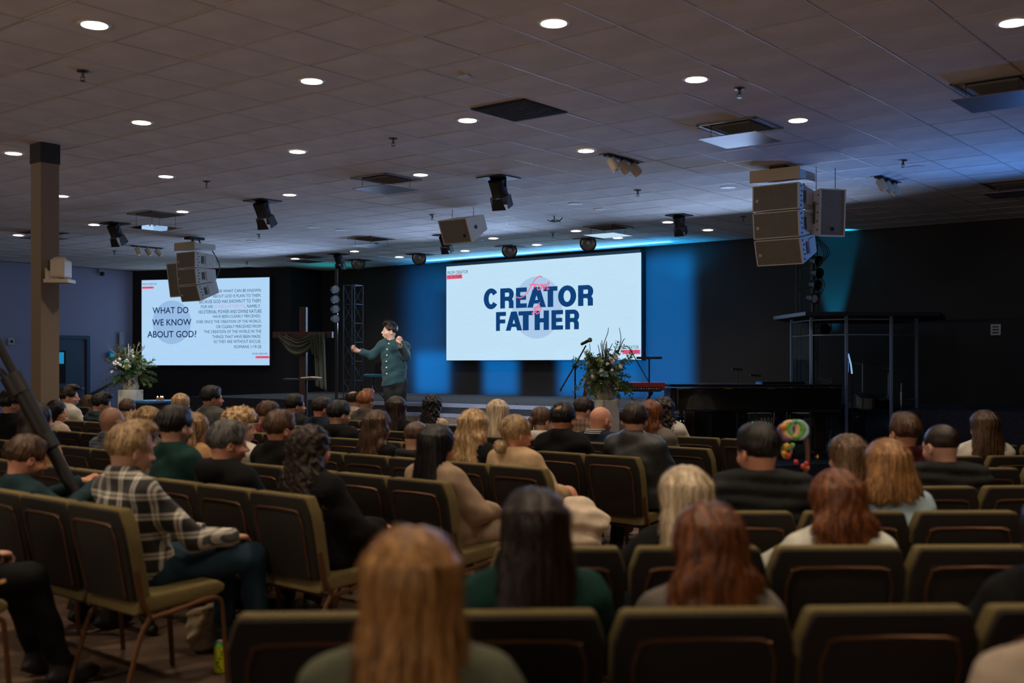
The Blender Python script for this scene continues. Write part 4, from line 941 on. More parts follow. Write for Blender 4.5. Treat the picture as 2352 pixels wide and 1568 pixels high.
# ---------------------------------------------------------------- the speaker on stage
PF = .30
DP = 15.5; P0 = at(905, 839 + (CAMH - PF) / DP * F, DP)
def pp(px, py, dy=0): q = at(px, py, DP); return (q.x - P0.x, dy, q.z - P0.z)
def build_presenter():
    f = Field((-.75, -.62, -.01), (.45, .35, 1.62), .0125)
    SL = pp(880, 794, -.02); SR = pp(929, 796, .02); EL = pp(853, 815, -.06); WL = pp(826, 806, -.10); ER = pp(934, 818, -.10); WR = pp(925, 793, -.36)
    f.ell(pp(904, 813, 0), (.165, .12, .19), .05); f.ell(pp(905, 845, 0), (.158, .128, .26), .05); f.ell(pp(906, 880, 0), (.160, .135, .2), .05)
    f.cap(SL, pp(895, 785, 0), .06, .055, .04); f.cap(SR, pp(903, 785, 0), .062, .055, .04)
    f.cap(SL, EL, .058, .046, .03); f.cap(EL, WL, .046, .031, .02); f.cap(SR, ER, .058, .048, .03); f.cap(ER, WR, .046, .032, .02)
    top = f.copy(); g = Field((-.35, -.4, -.01), (.45, .35, 1.1), .0125)
    g.ell(pp(906, 876, 0), (.16, .13, .12), .03)
    g.cap(pp(896, 884, 0), pp(898, 945, -.02), .092, .065, .03); g.cap(pp(898, 945, -.02), pp(896, 1026, .0), .062, .045, .02)
    g.cap(pp(918, 884, 0), pp(920, 945, -.03), .092, .065, .03); g.cap(pp(920, 945, -.03), pp(925, 1026, .06), .062, .045, .02)
    both = Field(f.lo, np.array(f.lo) + (np.array(f.n) - 1) * f.h, .0125)
    both.d = f.d.copy()
    gl = Field(f.lo, (.45, .35, 1.62), .0125)
    gl.ell(pp(906, 876, 0), (.16, .13, .12), .03); gl.cap(pp(896, 884, 0), pp(898, 945, -.02), .085, .06, .03); gl.cap(pp(898, 945, -.02), pp(896, 1026, .0), .056, .04, .02)
    gl.cap(pp(918, 884, 0), pp(920, 945, -.03), .085, .06, .03); gl.cap(pp(920, 945, -.03), pp(925, 1026, .06), .056, .04, .02)
    n = np.minimum(gl.n, f.n); both.d = np.minimum(np.maximum(f.d, (pp(0, 878)[2] - f.grid()[2])).astype(np.float32)[:n[0], :n[1], :n[2]] + .004, gl.d[:n[0], :n[1], :n[2]]); both.n = n; both.ax = [a[:n[i]] for i, a in enumerate(f.ax)]
    b = both.mesh()
    HT = Matrix.Translation(pp(896.5, 739.5, 0)) @ Matrix.Rotation(R(112), 4, 'Z') @ Matrix.Rotation(R(6), 4, 'X') @ Matrix.Scale(1.0, 4)
    hV, hQ = head('m', True); parts = [b, (xf(hV, HT), hQ)]
    hv, hq = hand_at(EL, WL, -1, .95, True, R(120)); parts.append((hv, hq)); hv, hq = hand_at(ER, WR, 1, .6, True, R(150)); parts.append((hv, hq))
    V, Q = joinVQ(parts); body = link('person', np_mesh('person', V, Q), skin('skin_speaker', (.74, .47, .37))); body.location = P0
    tag(body, 'man in long teal button shirt and dark jeans speaking on stage with both arms raised', 'person')
    hv, hq = hair('quiff', 0, 0, 3); link('hair', np_mesh('hair', xf(hv * np.array((.96, .97, .98)), HT), hq), hair_mat('nearblack', (.006, .004, .004), (.03, .02, .016)), body)
    x, y, z = top.grid()
    top.d -= .014; top.d += fold(top, .0075, 2, .9); hem = pp(0, 883)[2]
    top.d = np.maximum(top.d, (hem - z) + .03 * np.sin(9 * x)).astype(np.float32)
    N_ = pp(897, 781, 0); top.ell(pp(897, 783, 0), (.085, .085, .045), .015); top.cap(pp(897, 784, -.01), pp(895, 770, -.01), .058, .07, .006, True)
    top.d = np.maximum(top.d, z - pp(0, 776)[2]).astype(np.float32)
    for E_, W_ in ((EL, WL), (ER, WR)):
        v = np.array(W_) - np.array(E_); v /= np.linalg.norm(v); top.ell(np.array(W_) + v * .02, (.052, .052, .052), .004, True)
    top.cap(pp(893, 787, -.16), pp(894, 778, -.10), .012, .03, .004, True)
    tv_, tq_ = top.mesh()
    m = mat('teal_shirt', (.012, .08, .10), .8, bump=.3, bscale=300, sheen=.2); N, Lk = nt(m); bs = N['Principled BSDF']; tc = N.new('ShaderNodeTexCoord'); wv = N.new('ShaderNodeTexWave'); wv.inputs['Scale'].default_value = 42; wv.inputs['Distortion'].default_value = 1.2
    Lk.new(tc.outputs['Object'], wv.inputs['Vector']); r = N.new('ShaderNodeValToRGB'); r.color_ramp.elements[0].color = (.007, .045, .060, 1); r.color_ramp.elements[1].color = (.010, .066, .084, 1); r.color_ramp.elements[0].position = .2; r.color_ramp.elements[1].position = .6
    Lk.new(wv.outputs['Fac'], r.inputs['Fac']); Lk.new(r.outputs['Color'], bs.inputs['Base Color'])
    sh = link('shirt', np_mesh('shirt', tv_, tq_), m, body)
    A = tv_
    for i, (bx, by) in enumerate([(895, 789), (891.5, 802), (891, 815.5), (890, 829.5), (890, 843.5), (890.5, 857.5)]):
        q = pp(bx, by); s_ = A[(np.abs(A[:, 0] - q[0]) < .02) & (np.abs(A[:, 2] - q[2]) < .03)]; yy = s_[:, 1].min() if len(s_) else -.15
        mb = MB(); mb.lathe([(0, 0), (.010, 0), (.010, .005), (0, .005)], 12, Matrix.Translation((q[0], yy - .0, q[2])) @ Matrix.Rotation(R(90), 4, 'X')); mb.build('button', mat('pearl', (.8, .8, .8), .3), sh)
    g.d -= .012; g.d += fold(g, .005, 5, .7); g.d = np.maximum(g.d, .05 - g.grid()[2]).astype(np.float32); lv, lq = g.mesh(); link('jeans', np_mesh('jeans', lv, lq), mat('dark_denim', (.018, .022, .026), .8, noise=.3, nscale=60), body)
    for q, nm in ((pp(896, 1026, 0), 'shoe'), (pp(925, 1026, .06), 'shoe')):
        s_ = Field((q[0] - .15, q[1] - .25, -.01), (q[0] + .15, q[1] + .15, .15), .01); s_.ell((q[0] - .02, q[1] - .06, .035), (.048, .14, .045), .01); s_.cap((q[0], q[1], .09), (q[0], q[1], .04), .045, .05, .02); s_.d = np.maximum(s_.d, .003 - s_.grid()[2]).astype(np.float32); v_, q_ = s_.mesh(); link(nm, np_mesh(nm, v_, q_), M_blk, body)
    nc = pp(896, 783, -.01)
    mb = MB(); mb.lathe([(.066, -.012), (.060, .022), (.066, .026), (.082, -.004), (.080, -.020)], 22, Matrix.Translation(nc) @ Matrix.Rotation(R(14), 4, 'X') @ Matrix.Rotation(R(10), 4, 'Y'), False); mb.build('collar', mat('dark_teal_collar', (.006, .022, .030), .8), sh, smooth=True)
    mb = MB(); mb.box(tuple(pp(922, 852, -.13)), (.10, .006, .005)); mb.build('hem_seam', mat('dark_teal_collar', (.006, .022, .030), .8), sh)
    for s_ in (-1, 1):
        e = MB(); e.ball((s_ * .029, .0835, -.133), .0085, 10, HT); eo = e.build('eye', M_wht, body, smooth=True); e = MB(); e.ball((s_ * .029, .0885, -.133), .0048, 8, HT); e.build('iris', mat('iris', (.03, .015, .01), .2), eo)
build_presenter()
# ---------------------------------------------------------------- stage furniture
M_wood = mat('dark_red_wood', (.035, .009, .009), .55, noise=.4, nscale=12); M_steel = mat('steel', (.35, .35, .36), .3, 1); M_stand = mat('stand_black', (.010, .010, .012), .4)
def base_at(px, D, z): p = at(px, 800, D); return Vector((p.x, p.y, z))
# cross
D = 17.0; k_ = D / F; b = base_at(697, D, PF); r = empty('wooden_cross', b, R(-6)); tag(r, 'dark red wooden cross draped with grey green cloth beside the side screen', 'cross')
zz = lambda py: CAMH - (py - HZ) * k_ - PF
mb = MB(); mb.box((0, 0, zz(705) / 2), (.105, .10, zz(705))); mb.build('upright', M_wood, r, bevel=.005); mb = MB(); mb.box((0, -.02, zz(769)), (.92, .10, .095)); mb.build('crossbar', M_wood, r, bevel=.005)
M_cloth = mat('sage_cloth', (.10, .12, .095), .95, bump=.3, bscale=150)
d_ = empty('draped_cloth', b, R(-6)); tag(d_, 'grey green cloth hanging in swags over the arms of the cross', 'cloth')
def sheet(fn, nu, nv, th=.012):
    V = []; Fc = []
    for i in range(nu + 1):
        for j in range(nv + 1): V.append(fn(i / nu, j / nv))
    for i in range(nu):
        for j in range(nv): a = i * (nv + 1) + j; Fc.append((a, a + 1, a + nv + 2, a + nv + 1))
    mb = MB(); mb.addm(V, Fc); me = mb.mesh('sheet', smooth=True, angle=80); return me
xs = lambda px: (px - 697) * k_
def swag(x0, x1, ztop, sag, w_, y0=-.11):
    def fn(u, v):
        x = x0 + (x1 - x0) * u; s = 1 - (2 * u - 1) ** 2; z = ztop - s * (sag - w_ * (1 - v) * .9) - (1 - s) * (.02 + v * .05); y = y0 - .03 * math.sin(v * PI * 5 + u * 2) * (.4 + .6 * s) - .04 * s; return (x, y, z)
    me = sheet(fn, 24, 24); o = link('swag', me, M_cloth, d_); sm = o.modifiers.new('s', 'SOLIDIFY'); sm.thickness = .012
swag(xs(645), xs(735), zz(763), zz(763) - zz(818), .28)
swag(xs(660), xs(728), zz(763), zz(763) - zz(800), .16, -.13)
def tail(xa, xb, z0, z1, y0=-.12):
    def fn(u, v): s = v; x = xa + (xb - xa) * u + .03 * s; return (x, y0 - .03 * math.sin(u * PI * 5) - .0, z0 + (z1 - z0) * s - (.08 * u * s))
    o = link('hanging_end', sheet(fn, 20, 14), M_cloth, d_); sm = o.modifiers.new('s', 'SOLIDIFY'); sm.thickness = .012
tail(xs(726), xs(752), zz(765), zz(885)); tail(xs(718), xs(736), zz(765), zz(812), -.135)
# lectern-like music stand with open book
D = 16.0; k_ = D / F; b = base_at(702, D, PF); r = empty('side_table', b); tag(r, 'thin black topped stand holding an open book in front of the cross', 'table')
zt = CAMH - (869 - HZ) * k_ - PF
mb = MB(); mb.box(((694 - 702) * k_, 0, zt - .01), (.50, .34, .02)); mb.build('top', M_stand, r); mb = MB(); mb.tube([(0, 0, 0), (0, 0, zt - .01)], .018, 8); mb.lathe([(0, 0), (.2, 0), (.2, .015), (.02, .02)], 20); mb.build('pole', M_stand, r)
bk = empty('open_book', (b.x + (715 - 702) * k_, b.y, PF + zt)); tag(bk, 'open book with pale pages lying on the thin black stand', 'book')
mb = MB()
for s_ in (-1, 1): mb.box((s_ * .068, 0, .015), (.135, .2, .018), rot=(0, R(s_ * 5), 0))
mb.build('pages', mat('paper', (.8, .78, .72), .8), bk, bevel=.003); mb = MB(); mb.box((0, 0, .003), (.28, .21, .005)); mb.build('cover', M_blk, bk)
# trusses
M_truss = mat('truss_aluminium', (.07, .09, .11), .4, .8)
def truss(px, D, zb, ytop, w_, label, step=.32):
    k_ = D / F; b = base_at(px, D, zb); r = empty('truss_tower', b, YA + R(10)); tag(r, label, 'truss', 'aluminium truss towers'); h_ = CAMH - (ytop - HZ) * k_ - zb; a = w_ / 2
    for sx in (-1, 1):
        for sy in (-1, 1): mb = MB(); mb.tube([(sx * a, sy * a, 0), (sx * a, sy * a, h_)], .012, 8); mb.build('chord', M_truss, r)
    mb = MB(); n = int(h_ / step)
    C = [(-a, -a), (a, -a), (a, a), (-a, a)]
    for i in range(n + 1):
        z = i * h_ / n
        for c in range(4):
            p, q = C[c], C[(c + 1) % 4]; mb.tube([(*p, z), (*q, z)], .006, 5)
            if i < n: mb.tube([(*(p if i % 2 else q), z), (*(q if i % 2 else p), z + h_ / n)], .004, 5)
    mb.build('lacing', M_truss, r); mb = MB(); mb.box((0, 0, .01), (w_ + .15, w_ + .15, .02)); mb.build('base_plate', M_stand, r); return r
truss(811, 20.5, .90, 655, .25, 'tall slim truss tower behind the speaking man')
truss(1853, 17.6, .90, 560, .26, 'truss tower under the right loudspeaker array')
# column of four blinder lamps
r = empty('lamp_column', base_at(771, 20.6, .90)); tag(r, 'vertical black bar of four round white blinder lamps left of the truss', 'spotlight'); k_ = 20.6 / F
mb = MB(); mb.box((0, .09, 1.2), (.05, .05, 2.4)); mb.build('pole', M_stand, r)
for i, y in enumerate((664, 687, 709.5, 732)):
    z = CAMH - (y - HZ) * k_ - .9; T = Matrix.Translation((0, 0, z)) @ Matrix.Rotation(R(90), 4, 'X') @ Matrix.Rotation(R(30), 4, 'Y')
    mb = MB(); mb.lathe([(.0, -.1), (.07, -.08), (.082, .01), (.075, .012), (.07, 0)], 18, T); l = mb.build('lamp_housing', M_stand, r, smooth=True); mb = MB(); mb.lathe([(0, -.015), (.06, .0), (.07, .004), (0, .01)], 18, T); mb.build('lens', mat('lens_white', (.55, .62, .66), .2), l, smooth=True)
# lamps and cables on the right truss
r = empty('light_bar', base_at(1866, 17.3, .9)); tag(r, 'black bar of stage lamps and loose cables beside the right truss', 'spotlight'); k_ = 17.3 / F
mb = MB(); mb.tube([(0, 0, 0), (0, 0, 3.0 - .1)], .03, 8); mb.build('pole', M_stand, r)
for y, px in ((600, 1872), (628, 1874), (655, 1870), (686, 1864)):
    z = CAMH - (y - HZ) * k_ - .9; T = Matrix.Translation(((px - 1866) * k_, -.1, z)) @ Matrix.Rotation(R(100), 4, 'X') @ Matrix.Rotation(R(25), 4, 'Y')
    mb = MB(); mb.lathe([(0, -.12), (.06, -.1), (.075, .02), (.082, .05), (.072, .05), (.06, .02)], 16, T); l = mb.build('lamp_housing', M_stand, r, smooth=True)
    if y > 680: mb = MB(); mb.lathe([(0, .03), (.062, .03), (0, .04)], 16, T); mb.build('lens', mat('lens_white', (.55, .62, .66), .2), l)
mb = MB()
for i in range(4): mb.tube(smooth_path([(.02 * i, -.05, 2.6), (.14 + .03 * i, -.12, 2.35), (.05, -.1, 2.1), (.17 - .03 * i, -.08, 1.85), (.03, -.04, 1.6)], 5), .007, 5)
mb.build('cable', M_stand, r)
# bar stool behind the speaking man
D = 19.0; k_ = D / F; r = empty('bar_stool', base_at(856, D, .9)); tag(r, 'small black stool with teal lit seat behind the speaking man', 'stool'); zs = CAMH - (861 - HZ) * k_ - .9
mb = MB(); mb.lathe([(0, zs - .03), (.15, zs - .03), (.17, zs), (.12, zs + .02), (0, zs + .015)], 20); mb.build('seat', mat('teal_lit_seat', (.05, .20, .26), .35), r, smooth=True)  # teal light falling on the seat is put into its colour
mb = MB(); mb.box((.12, .12, zs + .12), (.22, .03, .22), rot=(0, 0, R(-30))); mb.build('backrest', M_stand, r, bevel=.01)
for i in range(3): a = i * 2.09 + .4; mb = MB(); mb.tube([(0, 0, zs - .03), (.02 * math.cos(a), .02 * math.sin(a), zs * .6), (.25 * math.cos(a), .25 * math.sin(a), 0)], .012, 6); mb.build('leg', M_stand, r)
# microphone boom stand
D = 13.9; k_ = D / F; b = base_at(1321, D, PF); r = empty('microphone_stand', b); tag(r, 'black boom microphone stand in front of the big screen, left of the flowers', 'microphone stand')
q = lambda px, py: ((px - 1321) * k_, 0, CAMH - (py - HZ) * k_ - PF)
mb = MB(); mb.tube([(0, 0, 0), q(1321, 842)], .011, 8); mb.build('pole', M_stand, r)
for i in range(3): a = i * 2.09 + .3; mb = MB(); mb.tube([(0, 0, .12), (.3 * math.cos(a), .3 * math.sin(a), .01)], .010, 6); mb.build('leg', M_stand, r)
mb = MB(); mb.tube([q(1287, 896), q(1320, 840), q(1346, 793)], .009, 8); mb.build('boom_arm', M_stand, r); mb = MB(); mb.tube([q(1316, 838), q(1326, 844)], .026, 10); mb.tube([q(1286, 898), q(1289, 893)], .014, 8); mb.build('clamp', M_stand, r)
mc = MB(); mc.tube([q(1334, 791), q(1336, 790), q(1352, 782)], [.012, .018, .020], 12); c_ = mc.build('microphone', M_stand, r, smooth=True); mc = MB(); mc.ball(q(1355, 780.5), .030, 12); mc.build('grille', mat('mic_mesh', (.25, .3, .3), .4, .7), c_, smooth=True)
# pedestals and flowers
M_ped = mat('pale_plaster', (.56, .55, .49), .8, noise=.1, nscale=6)
def pedestal(px, D, ytop, w_, zb, label, yaw):
    k_ = D / F; b = base_at(px, D, zb); h_ = CAMH - (ytop - HZ) * k_ - zb; r = empty('pedestal', b, yaw); tag(r, label, 'pedestal', 'flower pedestals')
    mb = MB(); mb.box((0, 0, h_ / 2), (w_, w_, h_)); mb.build('block', M_ped, r, bevel=.006); mb = MB(); mb.box((0, 0, .03), (w_ + .03, w_ + .03, .06)); mb.build('plinth', M_ped, r, bevel=.004); return Vector((b.x, b.y, zb + h_))
M_v = mat('bark_vase', (.30, .28, .22), .7, noise=.5, nscale=9, bump=.5, bscale=25); M_vm = mat('silver_patch', (.75, .75, .72), .25, .9)
GR = [mat('leaf_fir', (.06, .12, .045), .6, noise=.4, nscale=20), mat('leaf_olive', (.17, .24, .07), .6, noise=.4, nscale=20), mat('leaf_eucalyptus', (.12, .20, .17), .6, noise=.3, nscale=20), mat('leaf_bright', (.10, .30, .12), .5)]
M_twig = mat('pale_twig', (.42, .36, .22), .7); M_twigd = mat('dark_twig', (.07, .05, .06), .7); M_cot = mat('cotton_white', (.75, .70, .68), .9); M_frost = mat('frosted_leaf', (.50, .55, .56), .8)
def leaf(mb, p, d, L, W, up):
    d = d.normalized(); s = d.cross(up).normalized() if d.cross(up).length > 1e-4 else d.orthogonal().normalized(); n = s.cross(d)
    mb.addm([p, p + d * L * .35 + s * W, p + d * L * .75 + s * W * .7 + n * L * .05, p + d * L, p + d * L * .75 - s * W * .7 + n * L * .05, p + d * L * .35 - s * W], [(0, 1, 2, 3), (0, 3, 4, 5)])
def arrangement(T, sc, label, seedn, vlabel, twigs, dark):
    rr = random.Random(seedn); v = empty('vase', T); tag(v, vlabel, 'vase'); mb = MB(); mb.lathe([(0, 0), (.11 * sc, 0), (.13 * sc, .05 * sc), (.10 * sc, .17 * sc), (.115 * sc, .24 * sc), (.09 * sc, .24 * sc), (.08 * sc, .1 * sc), (0, .03)], 26); mb.build('body', M_v, v, smooth=True)
    mb = MB(); mb.tube(smooth_path([(-.12 * sc, -.05 * sc, .16 * sc), (-.05 * sc, -.115 * sc, .20 * sc), (.04 * sc, -.11 * sc, .17 * sc)], 5), [.008] * 11, 6); mb.build('rim_band', M_vm, v)
    r = empty('flower_arrangement', T); tag(r, label, 'flowers'); C = Vector((0, 0, .26 * sc))
    for i in range(92):
        th = rr.uniform(0, 2 * PI); el = rr.uniform(-.55, 1.25); L = rr.uniform(.24, .46) * sc; d = Vector((math.cos(th) * math.cos(el), math.sin(th) * math.cos(el) * .8, math.sin(el)))
        k = rr.choice([0, 0, 1, 1, 2]) if d.x > 0 else rr.choice([0, 1, 2, 2]); mb = MB(); path = [C, C + d * L * .5, C + d * L + Vector((0, 0, -.06 * sc if el < .4 else 0))]; path = smooth_path(path, 5)
        mb.tube(path, .003 * sc, 4)
        for j, p in enumerate(path[2:]):
            for t in range(7 if k != 2 else 3):
                a = rr.uniform(0, 2 * PI); o_ = d.orthogonal().normalized(); o_.rotate(Matrix.Rotation(a, 3, d)); dd = (o_ + d * (.7 if k != 2 else .2)).normalized()
                if k == 2: leaf(mb, p, dd, .045 * sc, .018 * sc, d)
                elif k == 1: leaf(mb, p, dd, .055 * sc, .007 * sc, d)
                else: leaf(mb, p, dd, .050 * sc, .005 * sc, d)
        mb.build('sprig', GR[k], r)
    for i in range(6):
        a = rr.uniform(-.9, .9); mb = MB(); p = C + Vector((.10 * a * sc, -.14 * sc, -.02 + rr.uniform(-.04, .06) * sc)); leaf(mb, p, Vector((a, -.6, rr.uniform(-.2, .5))), .11 * sc, .032 * sc, Vector((0, 0, 1))); o = mb.build('large_leaf', GR[3] if i < 4 else GR[2], r)
    for i in range(13):
        d = Vector((rr.uniform(-1, .5), -rr.uniform(.2, .9), rr.uniform(0, 1))).normalized(); p = C + d * rr.uniform(.22, .34) * sc; mb = MB(); rd = rr.uniform(.016, .027) * sc
        for q_ in range(4): mb.ball(p + Vector((rr.uniform(-1, 1), rr.uniform(-1, 1), rr.uniform(-1, 1))) * rd * .5, rd * .75, 8)
        mb.build('cotton_flower', M_cot, r, smooth=True)
    for i in range(10):
        a = rr.uniform(-.45, .3); p = C + Vector((a * .12 * sc, -.03, .12 * sc)); mb = MB(); e_ = p + Vector((a * .35, rr.uniform(-.05, .05), 1)) * rr.uniform(.18, .34) * sc; path = smooth_path([p, p.lerp(e_, .5) + Vector((.01, 0, 0)), e_], 4); w0_ = .0045 if dark else .008; mb.tube(path, [w0_ * sc] * (len(path) - 1) + [.003 * sc], 6); mb.build('frosted_stem', M_frost if not dark else M_twigd, r, smooth=True)
    for tw in twigs:
        P = [Vector((x * sc, y * sc, z * sc)) for x, y, z in tw]; path = smooth_path(P, 4); mb = MB(); mb.tube(path, [(.007 - .004 * i / len(path)) * sc for i in range(len(path))], 6); mb.build('twig', M_twigd if dark else M_twig, r)
tp = pedestal(1388, 13.5, 918, .26, PF, 'pale square pedestal under the right flower arrangement', R(33))
arrangement(tp, 1.0, 'large green and white flower arrangement with dark twigs in front of the big screen', 5, 'grey bark vase on the right pedestal',
  [[(0, 0, .3), (.02, 0, .5), (-.01, 0, .65), (.04, 0, .80), (.05, 0, .87)], [(.02, 0, .5), (.07, 0, .62), (.1, 0, .68)], [(.03, 0, .3), (.15, 0, .55), (.20, 0, .72), (.18, 0, .87)], [(.16, 0, .55), (.22, 0, .7), (.25, 0, .74)], [(-.1, 0, .25), (-.17, 0, .4), (-.16, 0, .48), (-.2, 0, .53), (-.17, 0, .6), (-.18, 0, .68)], [(-.16, 0, .47), (-.12, 0, .48), (-.08, 0, .5)], [(0, 0, .3), (-.02, 0, .6), (-.03, 0, .72)]], True)
tp = pedestal(300, 17.0, 895, .26, PF, 'pale square pedestal under the left flower arrangement', R(-28))
arrangement(tp, .98, 'left flower arrangement with frosted stems and pale curling twigs by the side screen', 11, 'dark glassy vase on the left pedestal',
  [[(-.08, 0, .3), (-.12, 0, .42), (-.17, 0, .52), (-.26, 0, .58), (-.33, 0, .65), (-.38, 0, .74)], [(.05, 0, .3), (.08, 0, .5), (.09, 0, .58), (.11, 0, .68), (.13, 0, .75)], [(.085, 0, .55), (.16, 0, .60), (.21, 0, .65), (.22, 0, .70)], [(.09, 0, .5), (.03, 0, .54), (0, 0, .62), (-.0, 0, .68)], [(.12, 0, .68), (.15, 0, .73)]], False)
# blue-lit round table with candles
D = 16.0; k_ = D / F; b = base_at(362, D, PF); zt = CAMH - (919 - HZ) * k_ - PF; r = empty('round_table', b); tag(r, 'black round table with blue lit top under three glowing candles', 'table')
mb = MB(); mb.lathe([(0, zt - .03), (.36, zt - .03), (.36, zt), (0, zt)], 36); mb.build('tabletop', mat('blue_lit_top', (.02, .16, .45), .25), r); mb = MB(); mb.lathe([(0, 0), (.34, 0), (.33, zt - .03), (0, zt - .03)], 30); mb.build('tablecloth', M_blk, r, smooth=True)  # blue light on the black tabletop is painted into its colour
for i, (dx, dy, c) in enumerate(((0, 0, 'left'), (.035, .04, 'middle'), (.075, -.01, 'right, largest'))):
    c0_ = empty('candle', (b.x + dx - .0, b.y + dy, PF + zt)); tag(c0_, f'small glowing candle on the blue lit table, {c} of three', 'candle', 'candles on the round table')
    mb = MB(); mb.lathe([(0, 0), (.018, 0), (.02, .045), (.017, .045), (.0, .02)], 14); mb.build('glass_cup', mat('amber_glass', (.5, .25, .1), .2), c0_, smooth=True); mb = MB(); mb.ball((0, 0, .045), (.010, .010, .018), 8); mb.build('flame', emit('flame', (1, .55, .3), 6), c0_, smooth=True)
# red stage keyboard on a stand
D = 14.2; k_ = D / F; b = base_at(1440, D, PF); r = empty('stage_keyboard', b, R(-5)); tag(r, 'red stage keyboard on a black x-stand beside the piano', 'keyboard')
zt = CAMH - (878 - HZ) * k_ - PF; M_red = mat('red_lacquer', (.45, .012, .02), .35)
mb = MB(); mb.box((0, .1, zt - .05), (.95, .30, .10)); mb.build('case', M_red, r, bevel=.008); mb = MB(); mb.box((0, -.08, zt - .085), (.85, .10, .06)); mb.build('control_panel', M_blk, r)
mb = MB()
for i in range(26): mb.box((-.40 + i * .032, -.135, zt - .075), (.012 if i % 3 else .02, .01, .012))
mb.build('control_button', M_wht, r, kind='stuff')
mb = MB()
for s_ in (-1, 1):
    for y_ in (-.02, .22): mb.tube([(s_ * .32, y_, zt - .12), (-s_ * .30, y_, 0.01)], .018, 6)
mb.build('x_stand', M_stand, r)
mb = MB(); mb.tube([(.28, 0, 0), (.28, 0, zt + .3)], .010, 8); mb.box((.28, 0, zt + .31), (.32, .10, .03)); mb.tube([(.28, 0, zt), (.02, .0, zt + .45)], .006, 6); mb.build('tablet_stand', M_stand, r)
# guitar on its stand
D = 13.9; k_ = D / F; b = base_at(1320, D, PF); r = empty('electric_guitar', (b.x - .0, b.y + .15, PF), R(10)); tag(r, 'pale wooden electric guitar leaning upright beside the flower pedestal', 'guitar')
T = Matrix.Rotation(R(9), 4, 'Y'); mb = MB(); pts = []
for i in range(28):
    a = 2 * PI * i / 28; rr_ = .155 + .035 * math.cos(2 * a) - .02 * math.cos(a * 3); pts.append((rr_ * math.cos(a) * .85, rr_ * math.sin(a) * 1.25))
mb.prism(pts, -.02, .02, T @ Matrix.Translation((0, 0, .42)) @ Matrix.Rotation(R(90), 4, 'X')); mb.build('body', mat('natural_wood', (.55, .33, .18), .4), r, bevel=.006)
mb = MB(); mb.box((0, -.025, .88), (.05, .025, .56), T); mb.box((.01, -.02, 1.2), (.07, .02, .14), T); mb.build('neck', mat('fretboard', (.10, .05, .03), .5), r, bevel=.004); mb = MB()
for i in range(12): mb.box((0, -.039, .64 + i * .042), (.05, .003, .004), T)
mb.build('frets', M_steel, r, kind='stuff'); mb = MB(); mb.tube([(-.12, .12, 0), (0, .06, .5), (.12, .12, 0)], .010, 6); mb.build('stand', M_stand, r)
# grand piano
D = 14.4; k_ = D / F; PX = lambda px: (px - 1730) * k_
b = base_at(1730, D, PF); r = empty('grand_piano', b, 0); tag(r, 'glossy black grand piano seen along its long side, brass castors', 'piano'); M_pia = mat('piano_black', (.004, .004, .005), .12, coat=.6)
M_brass = mat('brass', (.75, .45, .12), .25, 1)
xl, xr = PX(1534), PX(1932); zr = .98; out = [(xr, -.02), (xr, 1.4), (xr - .45, 1.42), (xr - .9, 1.22), (xl + .75, 1.0), (xl + .3, .92), (xl + .06, .7), (xl, .35), (xl + .04, .05), (xl + .12, -.02)]
mb = MB(); mb.prism(out, .64, .93); mb.build('case_rim', M_pia, r, bevel=.015, segs=3); mb = MB(); mb.prism([(x * 1.008 - .002, y * 1.01 - .012) for x, y in out], .945, zr); mb.build('lid', M_pia, r, bevel=.008)
mb = MB(); mb.box((xr - .20, .66, .60), (.42, 1.38, .10)); mb.build('keybed', M_pia, r, bevel=.02); mb = MB(); mb.box((xr + .02, .66, .70), (.10, 1.2, .05)); mb.build('key_slip', M_pia, r, bevel=.01)
for x in (PX(1576), PX(1672), PX(1770)): mb = MB(); mb.box((x, -.036, .925), (.10, .010, .014)); mb.build('lid_hinge', M_brass, r)
mb = MB(); mb.box((PX(1800), .2, zr + .015), (.55, .4, .03)); mb.build('music_desk', M_pia, r)
for x, y in ((PX(1885), .12), (xl + .35, .45), (PX(1885), 1.2)):
    mb = MB(); mb.prism([(x - .075, y - .075), (x + .075, y - .075), (x + .075, y + .075), (x - .075, y + .075)], .12, .64); l = mb.build('leg', M_pia, r, bevel=.015); mb = MB(); mb.box((x, y, .135), (.125, .125, .022)); mb.lathe([(0, .0), (.05, .0), (.055, .03), (.05, .055), (.03, .06), (.04, .10), (.06, .12)], 16, Matrix.Translation((x, y, 0))); mb.build('brass_castor', M_brass, l, smooth=True)
mb = MB(); mb.tube([(PX(1800), .5, .6), (PX(1795), .5, .12)], .02, 8); mb.tube([(PX(1830), .5, .6), (PX(1825), .5, .12)], .02, 8); mb.box((PX(1812), .45, .12), (.3, .1, .05)); mb.build('pedal_lyre', M_pia, r)
# gear under and behind the piano
D = 15.6; k_ = D / F
def rack(px0, px1, y0, y1, D, name, label, cat, m, z=PF):
    k_ = D / F; b = base_at((px0 + px1) / 2, D, z); w_ = (px1 - px0) * k_; h_ = CAMH - (y0 - HZ) * k_ - z; r = empty(name, b); tag(r, label, cat)
    mb = MB(); mb.box((0, 0, h_ / 2), (w_, .35, h_)); mb.build('case', m, r, bevel=.01); return r, w_, h_
r, w_, h_ = rack(1562, 1678, 958, 1010, 15.8, 'guitar_amplifier', 'black amplifier cabinet under the left end of the piano', 'amplifier', M_blk); mb = MB(); mb.box((0, -.18, h_ * .45), (w_ * .9, .02, h_ * .75)); mb.build('grille_cloth', mat('dark_cloth', (.02, .02, .022), .9), r)
r, w_, h_ = rack(1572, 1622, 938, 957, 15.9, 'patch_panel', 'small box with coloured cables on the amplifier under the piano', 'electronics', M_blk, PF + (CAMH - (958 - HZ) * 15.8 / F - PF)); 
